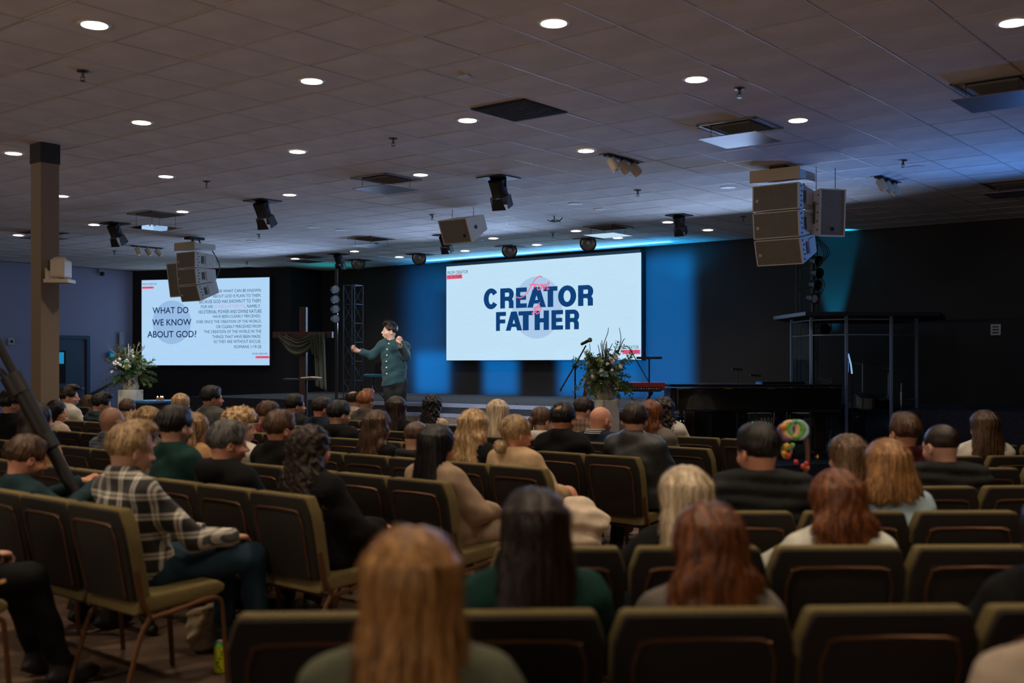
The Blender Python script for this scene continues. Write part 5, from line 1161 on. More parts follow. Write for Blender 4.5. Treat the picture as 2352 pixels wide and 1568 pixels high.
cols_ = [(.5, .25, .03), (.05, .2, .6), (.6, .6, .6), (.5, .45, .1)]
for i in range(8): mb = MB(); x = -w_ / 2 + w_ * (i + .5) / 8; mb.tube(smooth_path([(x, -.18, h_ * .8), (x + .02, -.24, h_ * .4), (x - .02, -.22, .02)], 4), .005, 5); mb.build('cable', mat('cable_%d' % (i % 4), cols_[i % 4], .5), r)
mb = MB(); mb.box((w_ * .42, -.19, h_ * .5), (.07, .02, .06)); mb.build('socket', M_wht, r)
r, w_, h_ = rack(1715, 1772, 948, 985, 15.8, 'effects_rack', 'black rack unit with red lights and pale cables under the piano', 'electronics', mat('rack_grey', (.05, .06, .065), .5))
for i in range(5): mb = MB(); mb.box((-w_ * .38 + i * w_ * .13, -.185, h_ * .78), (.012, .01, .012)); mb.build('led', emit('led_red', (1, .05, .05), 3) if i % 2 else emit('led_green', (.1, 1, .3), 1.5), r)
for i in range(5): mb = MB(); mb.tube(smooth_path([(-w_ * .1 + i * .04, -.18, h_ * .7), (-w_ * .05 + i * .05, -.24, h_ * .9), (.03 * i, -.22, h_ * .5)], 4), .004, 5); mb.build('cable', M_wht, r)
r, w_, h_ = rack(1552, 1561, 955, 1000, 15.2, 'power_strip', 'upright strip of small green and white lights beside the amplifier', 'electronics', M_blk)
for i in range(9): mb = MB(); mb.box(((-1) ** i * .012, -.185, .05 + i * h_ * .1), (.010, .01, .012)); mb.build('led', emit('led_green', (.1, 1, .3), 1.5) if i % 3 == 0 else emit('led_white', (.8, .9, 1), .8), r)
r, w_, h_ = rack(1640, 1775, 940, 962, 16.8, 'storage_case', 'grey flat case behind the piano legs', 'case', mat('case_grey', (.12, .14, .15), .6))
r, w_, h_ = rack(1822, 1868, 962, 1022, 15.7, 'monitor_panel', 'blue grey upright panel behind the front piano leg', 'panel', mat('panel_bluegrey', (.12, .18, .24), .6))
# small music stands on the piano
for px, D, y0, y1, t in ((1693, 15.2, 848, 872, 'small black tablet stand rising behind the piano lid'), (1735, 15.2, 862, 872, 'low black microphone clip on the piano lid')):
    k_ = D / F; b = base_at(px, D, PF + .98); r = empty('tablet_stand', b); tag(r, t, 'stand'); h_ = (HZ - y0) * k_ + CAMH - PF - .98
    mb = MB(); mb.tube([(0, 0, -.68), (0, 0, h_)], .008, 6); mb.build('pole', M_stand, r); mb = MB(); mb.box((0, 0, h_), (.14, .03, .03), rot=(0, R(5), 0)); mb.build('holder', M_stand, r)
# drum booth of acrylic panels
M_acr = bpy.data.materials.new('clear_acrylic'); M_acr.use_nodes = True; N, Lk = nt(M_acr); bs = N['Principled BSDF']; bs.inputs['Base Color'].default_value = (.75, .85, .9, 1); bs.inputs['Roughness'].default_value = .03; bs.inputs['Transmission Weight'].default_value = 1; bs.inputs['IOR'].default_value = 1.02
M_post = mat('blue_lit_post', (.22, .28, .36), .4, .3)  # bluish base colour holds the blue light on the metal posts
PB = [(1818, 16.5), (1863, 15.7), (1944, 15.35), (2047, 15.4), (2105, 16.2)]
b0 = base_at(1960, 16, PF); r = empty('drum_booth', b0); tag(r, 'clear acrylic drum booth with metal posts and a dark flat roof', 'drum booth')
PT = [base_at(px, D, 0) - Vector((b0.x, b0.y, 0)) for px, D in PB]; hb = CAMH + 112 / F * 15.5 - PF; hm = CAMH + 70 / F * 15.5 - PF
for p in PT: mb = MB(); mb.box((p.x, p.y, hb / 2), (.035, .035, hb)); mb.build('post', M_post, r)
for a, c in zip(PT, PT[1:]):
    for z in (hb - .04, hm, .1): mb = MB(); mb.tube([(a.x, a.y, z), (c.x, c.y, z)], .010, 6); mb.build('rail', M_post, r)
    for z0, z1 in ((.12, hm - .02), (hm + .02, hb - .05)):
        d_ = (c - a).normalized(); n_ = Vector((-d_.y, d_.x, 0)) * .004; A_ = a + d_ * .03; C_ = c - d_ * .03; mb = MB(); mb.prism([(A_ - n_).xy, (C_ - n_).xy, (C_ + n_).xy, (A_ + n_).xy], z0, z1); mb.build('panel', M_acr, r)
rp = [base_at(px, D, 0) - Vector((b0.x, b0.y, 0)) for px, D in ((1776, 16.6), (1850, 15.1), (2160, 15.2), (2172, 16.6), (2050, 18), (1820, 18))]
mb = MB(); mb.prism([p.xy for p in rp], hb, hb + .05); mb.build('roof', mat('roof_dark', (.012, .012, .015), .6), r)
# drum kit inside
M_shell = mat('drum_peach', (.55, .36, .26), .35); M_drum = mat('drum_black', (.012, .012, .015), .3); M_cym = mat('cymbal_brass', (.42, .32, .14), .3, 1)
b1 = base_at(1985, 16.3, PF); r = empty('drum_kit', b1); tag(r, 'drum kit with chrome stands inside the clear booth', 'drums'); k_ = 16.3 / F
mb = MB(); mb.lathe([(0, -.22), (.26, -.22), (.27, -.2), (.27, .2), (.26, .22), (0, .22)], 28, Matrix.Translation((.05, .1, .28)) @ Matrix.Rotation(R(90), 4, 'X')); mb.build('bass_drum', M_drum, r, smooth=True)
for x, y, z, R_, h_, m in ((-.02, -.1, .70, .13, .18, M_shell), (.25, -.05, .66, .14, .2, M_drum), (-.42, .0, .60, .17, .12, M_drum), (.55, .1, .42, .2, .36, M_drum)):
    T = Matrix.Translation((x, y, z)) @ Matrix.Rotation(R(12), 4, 'X'); mb = MB(); mb.lathe([(R_, -h_ / 2), (R_, h_ / 2), (0, h_ / 2)], 24, T); d_ = mb.build('drum', m, r, smooth=True); mb = MB()
    for z_ in (-h_ / 2, h_ / 2): mb.lathe([(R_ + .002, z_ - .012), (R_ + .012, z_ - .012), (R_ + .012, z_ + .012), (R_ + .002, z_ + .012)], 24, T)
    for i in range(6): a = i * PI / 3; mb.box(((R_ + .01) * math.cos(a), (R_ + .01) * math.sin(a), 0), (.014, .014, h_ * .8), T)
    mb.build('hoop', M_steel, d_)
for x, y, z, R_, tl in ((-.45, .1, 1.0, .2, 15), (.42, .2, 1.15, .22, -14), (.1, .4, 1.25, .22, 5), (-.7, -.05, .78, .17, 3)):
    T = Matrix.Translation((x, y, z)) @ Matrix.Rotation(R(tl), 4, 'Y'); mb = MB(); mb.lathe([(0, .02), (.04, .018), (.05, .004), (R_, -.01), (R_, -.012), (0, .0)], 26, T); mb.build('cymbal', M_cym, r, smooth=True); mb = MB(); mb.tube([(x, y, 0), (x, y, z + .04)], .010, 8)
    for i in range(3): a = i * 2.09; mb.tube([(x, y, .3), (x + .2 * math.cos(a), y + .2 * math.sin(a), 0)], .008, 5)
    mb.build('stand', M_steel, r)
r = empty('chrome_stand', base_at(2070, 15.9, PF)); tag(r, 'chrome stand with bent arm right of the drum booth', 'stand'); k_ = 15.9 / F
mb = MB(); q = lambda px, py: ((px - 2070) * k_, 0, CAMH - (py - HZ) * k_ - PF); mb.tube([q(2070, 880), q(2070, 1040)], .010, 8); mb.tube([q(2070, 900), q(2070, 930)], .022, 8); mb.tube([q(2072, 916), q(2100, 916), q(2104, 912), q(2105, 880)], .008, 8); mb.build('tubes', M_steel, r)
for px, py, py2, t in ((1948, 812, 858, 'white curved tube light leaning in the booth'),):
    k_ = 15.9 / F; r = empty('tube_light', base_at(px + 4, 15.9, PF)); tag(r, 'thin pale blue glowing tube inside the drum booth', 'lamp'); mb = MB(); mb.tube([((px - 1952) * k_, 0, CAMH - (py - HZ) * k_ - PF), (2 * k_, 0, CAMH - (835 - HZ) * k_ - PF), (5 * k_, 0, CAMH - (py2 - HZ) * k_ - PF)], .012, 8); mb.build('tube', emit('tube_glow', lin(150, 190, 235), 1), r); mb = MB(); mb.tube([(5 * k_, 0, 0), (5 * k_, 0, CAMH - (py2 - HZ) * k_ - PF)], .008, 6); mb.build('stand', M_stand, r)
D = 15.9; k_ = D / F; r = empty('hanging_spotlight', base_at(1893, D, PF)); tag(r, 'small black spotlight clamped inside the top of the drum booth', 'spotlight'); z = CAMH - (758 - HZ) * k_ - PF
mb = MB(); mb.lathe([(0, -.09), (.07, -.09), (.08, .06), (.0, .06)], 16, Matrix.Translation((0, 0, z)) @ Matrix.Rotation(R(75), 4, 'X')); mb.build('housing', M_black, r, smooth=True); mb = MB(); mb.tube([(-.1, 0, z), (-.1, 0, z + .12), (.1, 0, z + .12), (.1, 0, z)], .008, 6); mb.tube([(0, 0, z + .12), (0, 0, hb - .02)], .01, 6); mb.build('yoke', M_black, r)
# stage microphone clip on the step
k_ = 17.6 / F; r = empty('floor_microphone', base_at(1190, 17.9, .75)); tag(r, 'small black gooseneck microphone on the carpeted stage steps', 'microphone'); mb = MB(); mb.box((0, 0, .01), (.10, .06, .02)); mb.build('base', M_blk, r); mb = MB(); mb.tube(smooth_path([(-.04, 0, .02), (-.05, 0, .12), (-.03, 0, .16), (0, 0, .14)], 4), .004, 5); mb.build('gooseneck', M_blk, r)
# ---------------------------------------------------------------- chairs
DROP = {(a, b, c) for (a, b), cs in {('L', 3): (5, 6, 10), ('L', 4): (5, 6, 7, 8, 9, 10, 14, 15, 16), ('L', 5): (3, 10, 11, 13, 14, 18, 19), ('L', 6): (5, 6, 9, 11, 13, 14, 15, 16, 17, 18, 19), ('L', 7): (2, 5, 6, 9, 12, 13, 14, 16, 17, 18, 19), ('L', 8): (13,), ('R', 2): (3,), ('R', 3): (0,), ('R', 4): (0,)}.items() for c in cs}   # grid places whose chair would be wholly hidden
M_oliv = mat('olive_fabric', (.160, .122, .046), .9, noise=.25, nscale=180, bump=.5, bscale=420, spec=.3)
M_back = mat('brown_back_fabric', (.013, .009, .006), .95, noise=.3, nscale=150, bump=.3, bscale=300)
M_tube = mat('bronze_tube', (.15, .07, .033), .42, .7)
def chair_proto():
    r = empty('banquet_chair')
    hexo = [(-.205, .88), (.205, .88), (.216, .872), (.240, .80), (.240, .70), (.222, .46), (-.222, .46), (-.240, .70), (-.240, .80), (-.216, .872)]
    lean = lambda z: (.88 - z) * .22
    def slab_(poly, y0, y1, dz=0):
        mb = MB(); n = len(poly); vs = [(x, y0 + lean(z), z) for x, z in poly] + [(x, y1 + lean(z), z) for x, z in poly]
        mb.addm(vs, [tuple(range(n))[::1], tuple(range(n, 2 * n))[::-1]] + [(i, i + n, (i + 1) % n + n, (i + 1) % n) for i in range(n)]); return mb
    slab_(hexo, .022, .090).build('backrest', M_oliv, r, bevel=.024, segs=3, smooth=True)
    slab_([(x * .985, z - (.008 if z > .75 else 0)) for x, z in hexo], .004, .034).build('rear_shell', M_back, r, bevel=.012, segs=2, smooth=True)
    inner = [(x * .80, .455 + (z - .46) * .86) for x, z in hexo]
    slab_(inner, -.004, .012).build('back_panel', M_back, r, bevel=.006, smooth=True)
    P = [(-.17, .475), (-.185, .70), (-.185, .745), (-.172, .785), (-.14, .808), (.14, .808), (.172, .785), (.185, .745), (.185, .70), (.17, .475)]
    mb = MB(); mb.tube([(x, -.004 + lean(z), z) for x, z in smooth_path([(a, b, 0) for a, b in P], 2) and [(v.x, v.y) for v in smooth_path([(a, b, 0) for a, b in P], 2)]], .0055, 6); mb.build('welt_tube', M_tube, r, smooth=True)
    mb = MB(); prof = [(.10, .395), (.53, .425), (.575, .445), (.575, .475), (.54, .495), (.12, .475)]; n = len(prof)
    vs = [(-.225, y, z) for y, z in prof] + [(.225, y, z) for y, z in prof]; mb.addm(vs, [tuple(range(n)), tuple(range(n, 2 * n))[::-1]] + [(i, i + n, (i + 1) % n + n, (i + 1) % n) for i in range(n)])
    mb.build('seat', M_oliv, r, bevel=.024, segs=3, smooth=True)
    for sx in (-1, 1):
        mb = MB(); mb.tube(smooth_path([(sx * .235, .10, .60), (sx * .236, .13, .46), (sx * .236, .165, .385), (sx * .236, .12, .30), (sx * .238, .03, .0)], 4), .0115, 8); mb.build('leg', M_tube, r, smooth=True)
        mb = MB(); mb.tube(smooth_path([(sx * .226, .17, .375), (sx * .226, .30, .39), (sx * .226, .48, .418), (sx * .228, .54, .405), (sx * .232, .555, .34), (sx * .236, .58, .0)], 4), .0115, 8); mb.build('leg', M_tube, r, smooth=True)
    mb = MB(); mb.tube([(-.23, .17, .375), (.23, .17, .375)], .010, 6); mb.tube([(-.226, .50, .40), (.226, .50, .40)], .010, 6); mb.build('cross_bar', M_tube, r)
    return r
CHP = chair_proto(); used_proto = False; CHAIRS = []
def put_chair(x, y, yaw, label, key):
    global used_proto
    if key in DROP: return
    c = CHP if not used_proto else copy_tree(CHP); used_proto = True
    c.location = (x, y, 0); c.rotation_euler = (0, 0, yaw); tag(c, label, 'chair', 'olive banquet chairs in rows'); CHAIRS.append((c.name, key)); return c
nL = Vector((math.sin(R(41)), math.cos(R(41)), 0)); tL = Vector((math.cos(R(41)), -math.sin(R(41)), 0)); YL = -R(41)
ROWS = [1.70, 2.58, 3.43, 4.35, 5.33, 6.42, 7.44, 8.60, 9.55, 10.5, 11.4]
PHASE = [-4.67, -4.79, -4.55, -4.52, -4.62, -4.68, -4.72, -4.85, -4.9, -4.95, -5.0]
ORD = ['first', 'second', 'third', 'fourth', 'fifth', 'sixth', 'seventh', 'eighth', 'ninth', 'tenth', 'eleventh', 'twelfth', 'thirteenth', 'fourteenth', 'fifteenth', 'sixteenth', 'seventeenth', 'eighteenth', 'nineteenth', 'twentieth'] + ['far'] * 20
# right block rows: depth, X of the left end, number of chairs, yaw
RROW = [(2.84, -.735, 5, 3), (3.90, -.085, 5, 1), (4.86, .76, 4, 1), (5.84, 1.49, 3, 4), (6.90, 2.20, 3, 5), (7.86, 2.86, 3, 6), (8.95, 3.60, 2, 6)]
# ---------------------------------------------------------------- people
BLK = (.010, .010, .011)
HM = {'black': hair_mat('black', (.003, .002, .002), (.011, .008, .007)), 'dbrown': hair_mat('dbrown', (.007, .0035, .002), (.034, .016, .009)), 'brown': hair_mat('brown', (.028, .013, .007), (.13, .065, .030)),
      'mbrown': hair_mat('mbrown', (.05, .026, .012), (.22, .12, .055)), 'auburn': hair_mat('auburn', (.05, .014, .005), (.30, .095, .025)), 'ginger': hair_mat('ginger', (.16, .05, .015), (.45, .17, .055)),
      'blonde': hair_mat('blonde', (.30, .16, .06), (.75, .52, .27)), 'gold': hair_mat('gold', (.26, .11, .03), (.72, .38, .13)), 'platinum': hair_mat('platinum', (.42, .30, .17), (.85, .70, .50)), 'balay': hair_mat('balay', (.05, .03, .015), (.50, .30, .12)),
      'grey': hair_mat('grey', (.012, .012, .012), (.15, .14, .135)), 'bronze': hair_mat('bronze', (.14, .055, .02), (.55, .28, .10)), 'sand': hair_mat('sand', (.18, .10, .045), (.55, .37, .19))}
SKIN = skin(); SKIN2 = skin('skin_warm', (.60, .27, .17)); SKIN3 = skin('skin_deep', (.30, .15, .095))
def fab(name, c, kind='f'):
    return mat('fabric_' + name, c, .85 if kind != 'shiny' else .35, noise=.18, nscale=14, bump=.35, bscale=330, spec=.5 if kind == 'shiny' else .15)
FB = {'black': fab('black', (.007, .007, .008)), 'navy': fab('navy', (.015, .022, .045)), 'green': fab('green', (.010, .038, .034)), 'teal': fab('teal', (.018, .042, .052)), 'grey': fab('grey', (.085, .085, .08)), 'lgrey': fab('lgrey', (.26, .25, .23)),
      'white': fab('white', (.62, .58, .52)), 'cream': fab('cream', (.62, .50, .38)), 'camel': fab('camel', (.42, .24, .11)), 'beige': fab('beige', (.36, .25, .17)), 'tan': fab('tan', (.55, .38, .22)), 'dgrey': fab('dgrey', (.020, .021, .021)),
      'leather': fab('leather', (.022, .026, .026), 'shiny'), 'burg': fab('burg', (.06, .008, .015)), 'blue': fab('blue', (.36, .47, .56)), 'puffblue': fab('puffblue', (.022, .040, .055)), 'sage': fab('sage', (.16, .17, .11)), 'jeans': fab('jeans', (.02, .045, .07)), 'tweed': fab('tweed', (.16, .14, .12)),
      'denimw': fab('denimw', (.62, .62, .54)), 'dgreen': fab('dgreen', (.008, .042, .036)),
      'plaid': plaid_mat('plaid_black_white', (.010, .010, .010), (.75, .70, .60), .095, .14), 'redplaid': plaid_mat('plaid_red', (.35, .01, .012), (.03, .004, .004), .06, .25), 'check': plaid_mat('check_navy', (.012, .016, .030), (.10, .13, .18), .028, .3), 'tanplaid': plaid_mat('plaid_tan', (.25, .15, .09), (.10, .06, .04), .05, .2)}
PEOPLE = [
 # id, px, py, row ('L2.58' / 'R3.1'), sex, bulk, headyaw, pitch, hair(style,p1,p2), haircolour, garment kind, colour, arms, extras, label
 ('L', 30, 890, 3, 'm', 1.0, -20, 0, ('short', 0, 0), 'black', 'jacket', 'black', 'lap', {}, 'dark-haired man in black jacket at the left edge, behind the tripod leg'),
 ('L', 86, 918, 2, 'f', 1, 0, 0, ('long', -.50, .15), 'dbrown', 'coat', 'camel', 'lap', {}, 'woman with long dark brown hair and camel coat behind the tripod leg'),
 ('L', 119, 895, 5, 'f', 1, -35, 0, ('short', 0, 0), 'brown', 'sweater', 'grey', 'lap', {}, 'brown-haired head just right of the tan column, mostly hidden'),
 ('L', 129, 915, 4, 'f', 1, -35, 0, ('long', -.45, .12), 'black', 'sweater', 'cream', 'lap', {}, 'woman with long black hair in profile right of the tan column'),
 ('L', 160, 884, 5, 'm', 1, -38, 0, ('quiff', 0, 0), 'dbrown', 'shirt', 'white', 'lap', {'collar': 1}, 'young man in white shirt with swept up hair in profile before the door'),
 ('L', 206, 904, 7, 'f', 1, 0, 0, ('long', -.3, .11), 'mbrown', 'sweater', 'grey', 'lap', {}, 'brown-haired woman half hidden behind the man in the blue puffer jacket'),
 ('L', 230, 900, 5, 'm', 1.25, -25, 8, ('quiff', 0, 0), 'black', 'puffer', 'puffblue', 'lap', {'lean': .1}, 'black-haired man in dark blue puffer jacket leaning forward'),
 ('L', 259, 928, 3, 'm', 1.15, 4, 0, None, '', 'shirt', 'check', 'lap', {'skin': 2, 'collar': 1}, 'bald man in navy checked shirt'),
 ('L', 293, 914, 6, 'm', 1, 0, 5, ('short', 0, 0), 'brown', 'jacket', 'grey', 'lap', {}, 'tousled brown-haired person below the left flower pedestal'),
 ('L', 302, 941, 4, 'f', 1, 0, 5, ('bob', -.24, .10), 'sand', 'sweater', 'grey', 'lap', {}, 'sandy-haired person mostly hidden right of the bald man'),
 ('L', 344, 928, 3, 'f', 1, 0, 0, ('wavy', -.46, .155), 'balay', 'sweater', 'grey', 'lap', {}, 'woman with wavy blonde highlighted hair left of the man in the green sweater'),
 ('L', 50, 990, 1, 'm', .95, -12, 14, ('short', 0, 0), 'brown', 'tee', 'teal', 'phone', {'lean': .06, 'sw': .17}, 'short-haired boy in teal T-shirt looking down at the left edge'),
 ('L', 296, 965, 1, 'm', 1.0, -8, 6, ('quiff', 0, 0), 'gold', 'shirt', 'plaid', 'knee', {'collar': 1, 'leg': 'jeans', 'hair2': 'sand', 'legs': 'fwd'}, 'man with tousled light brown hair in black and white plaid shirt and jeans'),
 ('L', 317, 958, 2, 'm', 1, 0, 6, ('short', 0, 0), 'dbrown', 'sweater', 'lgrey', 'lap', {}, 'dark-haired person in grey sweater hidden behind the plaid shirt man'),
 ('L', 406, 925, 2, 'm', 1.0, 10, 0, ('short', 0, 0), 'black', 'sweater', 'green', 'lap', {}, 'man with smooth dark hair in dark green sweater'),
 ('L', 450, 942, 3, 'f', 1, -10, 0, ('bob', -.30, .12), 'balay', 'coat', 'camel', 'lap', {}, 'woman with brown and blonde bob in camel coat right of the green sweater man'),
 ('L', 418, 900, 6, 'f', 1, 5, 0, ('long', -.38, .10), 'blonde', 'sweater', 'cream', 'lap', {}, 'straight blonde head in front of the lower left of the side screen wall'),
 ('L', 487, 883, 5, 'm', 1.2, -18, 0, ('short', 0, 0), 'black', 'coat', 'grey', 'lap', {'collar': 1}, 'black-haired bearded man in grey wool coat, tallest at left centre'),
 ('L', 549, 936, 3, 'm', 1, -18, 0, ('curlytop', 0, 0), 'blonde', 'jacket', 'white', 'lap', {}, 'young man with curly blond hair'),
 ('L', 521, 960, 2, 'm', 1.12, -22, 3, ('short', 0, 0), 'grey', 'jacket', 'black', 'lap', {'hood': True}, 'man with greying dark hair in black jacket in front of the curly blond one'),
 ('L', 612, 917, 5, 'm', 1, -25, 8, ('short', 0, 0), 'brown', 'shirt', 'redplaid', 'lap', {}, 'short brown-haired person in red plaid shirt'),
 ('L', 645, 937, 3, 'm', 1.1, -15, 0, ('short', 0, 0), 'brown', 'jacket', 'black', 'lap', {'collar': 1}, 'man with short greying brown hair in black jacket beside the red plaid shirt'),
 ('L', 678, 902, 6, 'm', 1.05, -22, 0, ('short', 0, 0), 'black', 'jacket', 'dgrey', 'lap', {}, 'black-haired bearded man in dark jacket below the open book'),
 ('L', 738, 908, 6, 'm', 1, -20, 5, ('short', 0, 0), 'dbrown', 'jacket', 'navy', 'lap', {}, 'man with thick dark brown hair in navy jacket below the cross'),
 ('L', 778, 916, 5, 'm', 1.1, -10, 3, ('short', 0, 0), 'black', 'coat', 'black', 'lap', {'hood': True}, 'dark-haired man in black hooded coat in front of the truss'),
 ('L', 814, 894, 8, 'm', 1, 10, 0, ('fringe', 0, 0), 'dbrown', 'sweater', 'cream', 'lap', {'skin': 0}, 'balding man in pale sweater half hidden behind the red-haired man'),
 ('L', 842, 894, 7, 'm', 1, 5, 0, ('quiff', 0, 0), 'ginger', 'sweater', 'grey', 'lap', {}, 'red-haired man in grey sweater directly below the speaking man'),
 ('L', 869, 937, 4, 'f', 1, 5, 0, ('wavy', -.42, .14), 'brown', 'sweater', 'black', 'lap', {'hair2': 1}, 'woman with long wavy brown hair in black top'),
 ('L', 913, 906, 6, 'f', 1, 0, 0, ('long', -.50, .14), 'dbrown', 'sweater', 'black', 'lap', {}, 'woman with long straight dark brown hair below the speaking man'),
 ('L', 716, 970, 2, 'f', 1.05, 0, 0, ('curly', -.52, .17), 'dbrown', 'coat', 'black', 'lap', {'aisle': 1}, 'woman with long dark curly hair in black coat by the aisle'),
 ('L', 955, 960, 4, 'm', 1.3, 5, 10, ('buzz', 0, 0), 'brown', 'puffer', 'dgrey', 'lap', {'lean': .06}, 'man with cropped brown hair in olive grey puffer jacket'),
 ('L', 1003, 968, 3, 'f', 1.05, -6, 4, ('long', -.52, .125), 'black', 'coat', 'beige', 'lap', {'leg': 'beige'}, 'woman with long black hair in beige coat'),
 ('L', 996, 904, 7, 'f', 1, 5, 0, ('curly', -.42, .135), 'black', 'tee', 'cream', 'lap', {}, 'woman with black curly hair in cream sleeveless top before the steps'),
 ('L', 1091, 934, 4, 'f', 1, 5, 0, ('wavy', -.40, .145), 'blonde', 'jacket', 'black', 'lap', {}, 'woman with long blonde streaked hair in black jacket'),
 ('L', 1144, 913, 6, 'f', 1, 0, 5, ('long', -.42, .115), 'platinum', 'sweater', 'sage', 'lap', {}, 'woman with long pale blonde hair in front of the steps'),
 ('L', 1184, 946, 4, 'f', 1.12, -20, 3, ('bun', 0, 0), 'sand', 'vest', 'tan', 'lap', {'legs': 'crossed', 'bare': 1, 'sleeve': 'cream', 'boots': 1}, 'blonde woman with low bun in tan fleece vest, legs crossed'),
 ('L', 1243, 929, 6, 'f', .95, -12, 6, ('pony', 0, 0), 'brown', 'sweater', 'white', 'lap', {'hood': True, 'sw': .15}, 'girl with brown ponytail and cream hood'),
 ('L', 1294, 920, 5, 'm', 1.25, 12, 6, ('spot', 0, 0), 'black', 'jacket', 'black', 'lap', {'collar': 1, 'spot': 1}, 'man with small bald patch in dark hair and black suit jacket'),
 ('L', 1338, 908, 7, 'm', 1, -20, 8, ('short', 0, 0), 'dbrown', 'shirt', 'tanplaid', 'lap', {}, 'dark-haired man in tan plaid jacket left of the bald man by the pedestal'),
 ('L', 1376, 926, 6, 'm', 1.2, -10, 10, None, '', 'jacket', 'navy', 'lap', {'stripe': 1}, 'bald man in navy jacket with white striped collar by the right pedestal'),
 ('L', 1461, 920, 5, 'm', 1.15, 22, 3, ('short', 0, 0), 'dbrown', 'jacket', 'leather', 'lap', {'collar': 1}, 'dark-haired man with prominent ears in worn leather jacket'),
 ('L', 1497, 914, 6, 'f', 1, 10, 0, ('wavy', -.40, .12), 'auburn', 'coat', 'tweed', 'lap', {}, 'woman with reddish brown hair in tweed coat beside the leather jacket'),
 ('L', 1527, 908, 7, 'f', 1, 0, 0, ('curly', -.42, .16), 'dbrown', 'coat', 'white', 'lap', {}, 'woman with long curly dark brown hair at the end of the front rows'),
 # right block
 ('R', 945, 1190, 2.16, 'f', 1.0, 6, 0, ('long', -.62, .135), 'gold', 'sweater', 'sage', 'lap', {'yaw': 2}, 'woman with long golden hair in sage green top, nearest the camera'),
 ('R', 1228, 1107, 3.16, 'f', 1.05, 6, 4, ('long', -.55, .135), 'dbrown', 'sweater', 'dgreen', 'lap', {}, 'woman with long straight dark brown hair in dark green sweater'),
 ('R', 1575, 1060, 4.2, 'f', 1.05, 12, 0, ('long', -.42, .125), 'platinum', 'sweater', 'black', 'knee', {}, 'woman with platinum blonde hair in black top'),
 ('R', 1630, 1140, 3.2, 'f', 1, 10, 4, ('wavy', -.46, .155), 'auburn', 'shirt', 'tweed', 'lap', {}, 'woman with wavy auburn brown hair in front of the platinum blonde'),
 ('R', 1747, 965, 5.16, 'm', 1.2, 25, 4, ('short', 0, 0), 'black', 'puffer', 'dgrey', 'lap', {}, 'black-haired man in black puffer jacket, left end of his row'),
 ('R', 1948, 990, 6.15, 'f', 1, 25, 0, ('long', -.34, .12), 'mbrown', 'sweater', 'white', ('over', 'lap'), {}, 'woman with brown hair and white sleeves reaching towards the toy arch'),
 ('R', 1925, 1067, 4.24, 'f', 1.08, 12, 5, ('wavy', -.32, .13), 'auburn', 'jacket', 'denimw', 'knee', {'collar': 1}, 'woman with auburn hair in cream denim jacket'),
 ('R', 2037, 1000, 5.18, 'f', 1.12, 10, 0, ('bob', -.285, .135), 'bronze', 'sweater', 'blue', 'lap', {}, 'woman with straight bronze blonde bob in light blue sweater'),
 ('R', 2078, 943, 7.22, 'm', 1.2, 12, 0, ('short', 0, 0), 'brown', 'sweater', 'burg', 'lap', {}, 'man with thinning brown hair in burgundy sweater'),
 ('R', 2168, 965, 6.2, 'm', 1.28, 22, 8, ('buzz', 0, 0), 'dbrown', 'puffer', 'dgrey', 'lap', {'lean': .05}, 'broad man with cropped dark hair in dark grey puffer jacket'),
 ('R', 2260, 937, 8.2, 'f', 1.05, 10, 0, ('long', -.48, .15), 'brown', 'sweater', 'white', 'lap', {}, 'woman with very long brown hair in white sweater at the right'),
 ('R', 2425, 1120, 3.24, 'f', 1.15, 5, 0, ('long', -.50, .14), 'black', 'coat', 'black', 'lap', {}, 'black-haired person in black coat cut by the right edge'),
 ('R', 2490, 1180, 2.12, 'f', 1.15, 5, 0, ('long', -.4, .12), 'brown', 'sweater', 'cream', 'lap', {}, 'person in cream sweater, only the shoulder in the bottom right corner'),
]
SPECIAL_L0 = ('L', -235, 965, 0, 'm', 1.05, 0, 0, ('short', 0, 0), 'dbrown', 'sweater', 'black', 'lap', {'legs': 'out'}, 'person in dark jeans and black trainers whose legs reach in at the bottom left')
PEOPLE.append(SPECIAL_L0)
occ = {}; HH = .0066
def nearest_L(row, t):
    k = round((PHASE[row] - t) / .475); return max(0, k)
def nearest_R(D, X):
    ri = min(range(len(RROW)), key=lambda i: abs(RROW[i][0] + .28 - D)); return ri, int(math.floor((X - RROW[ri][1]) / .495))
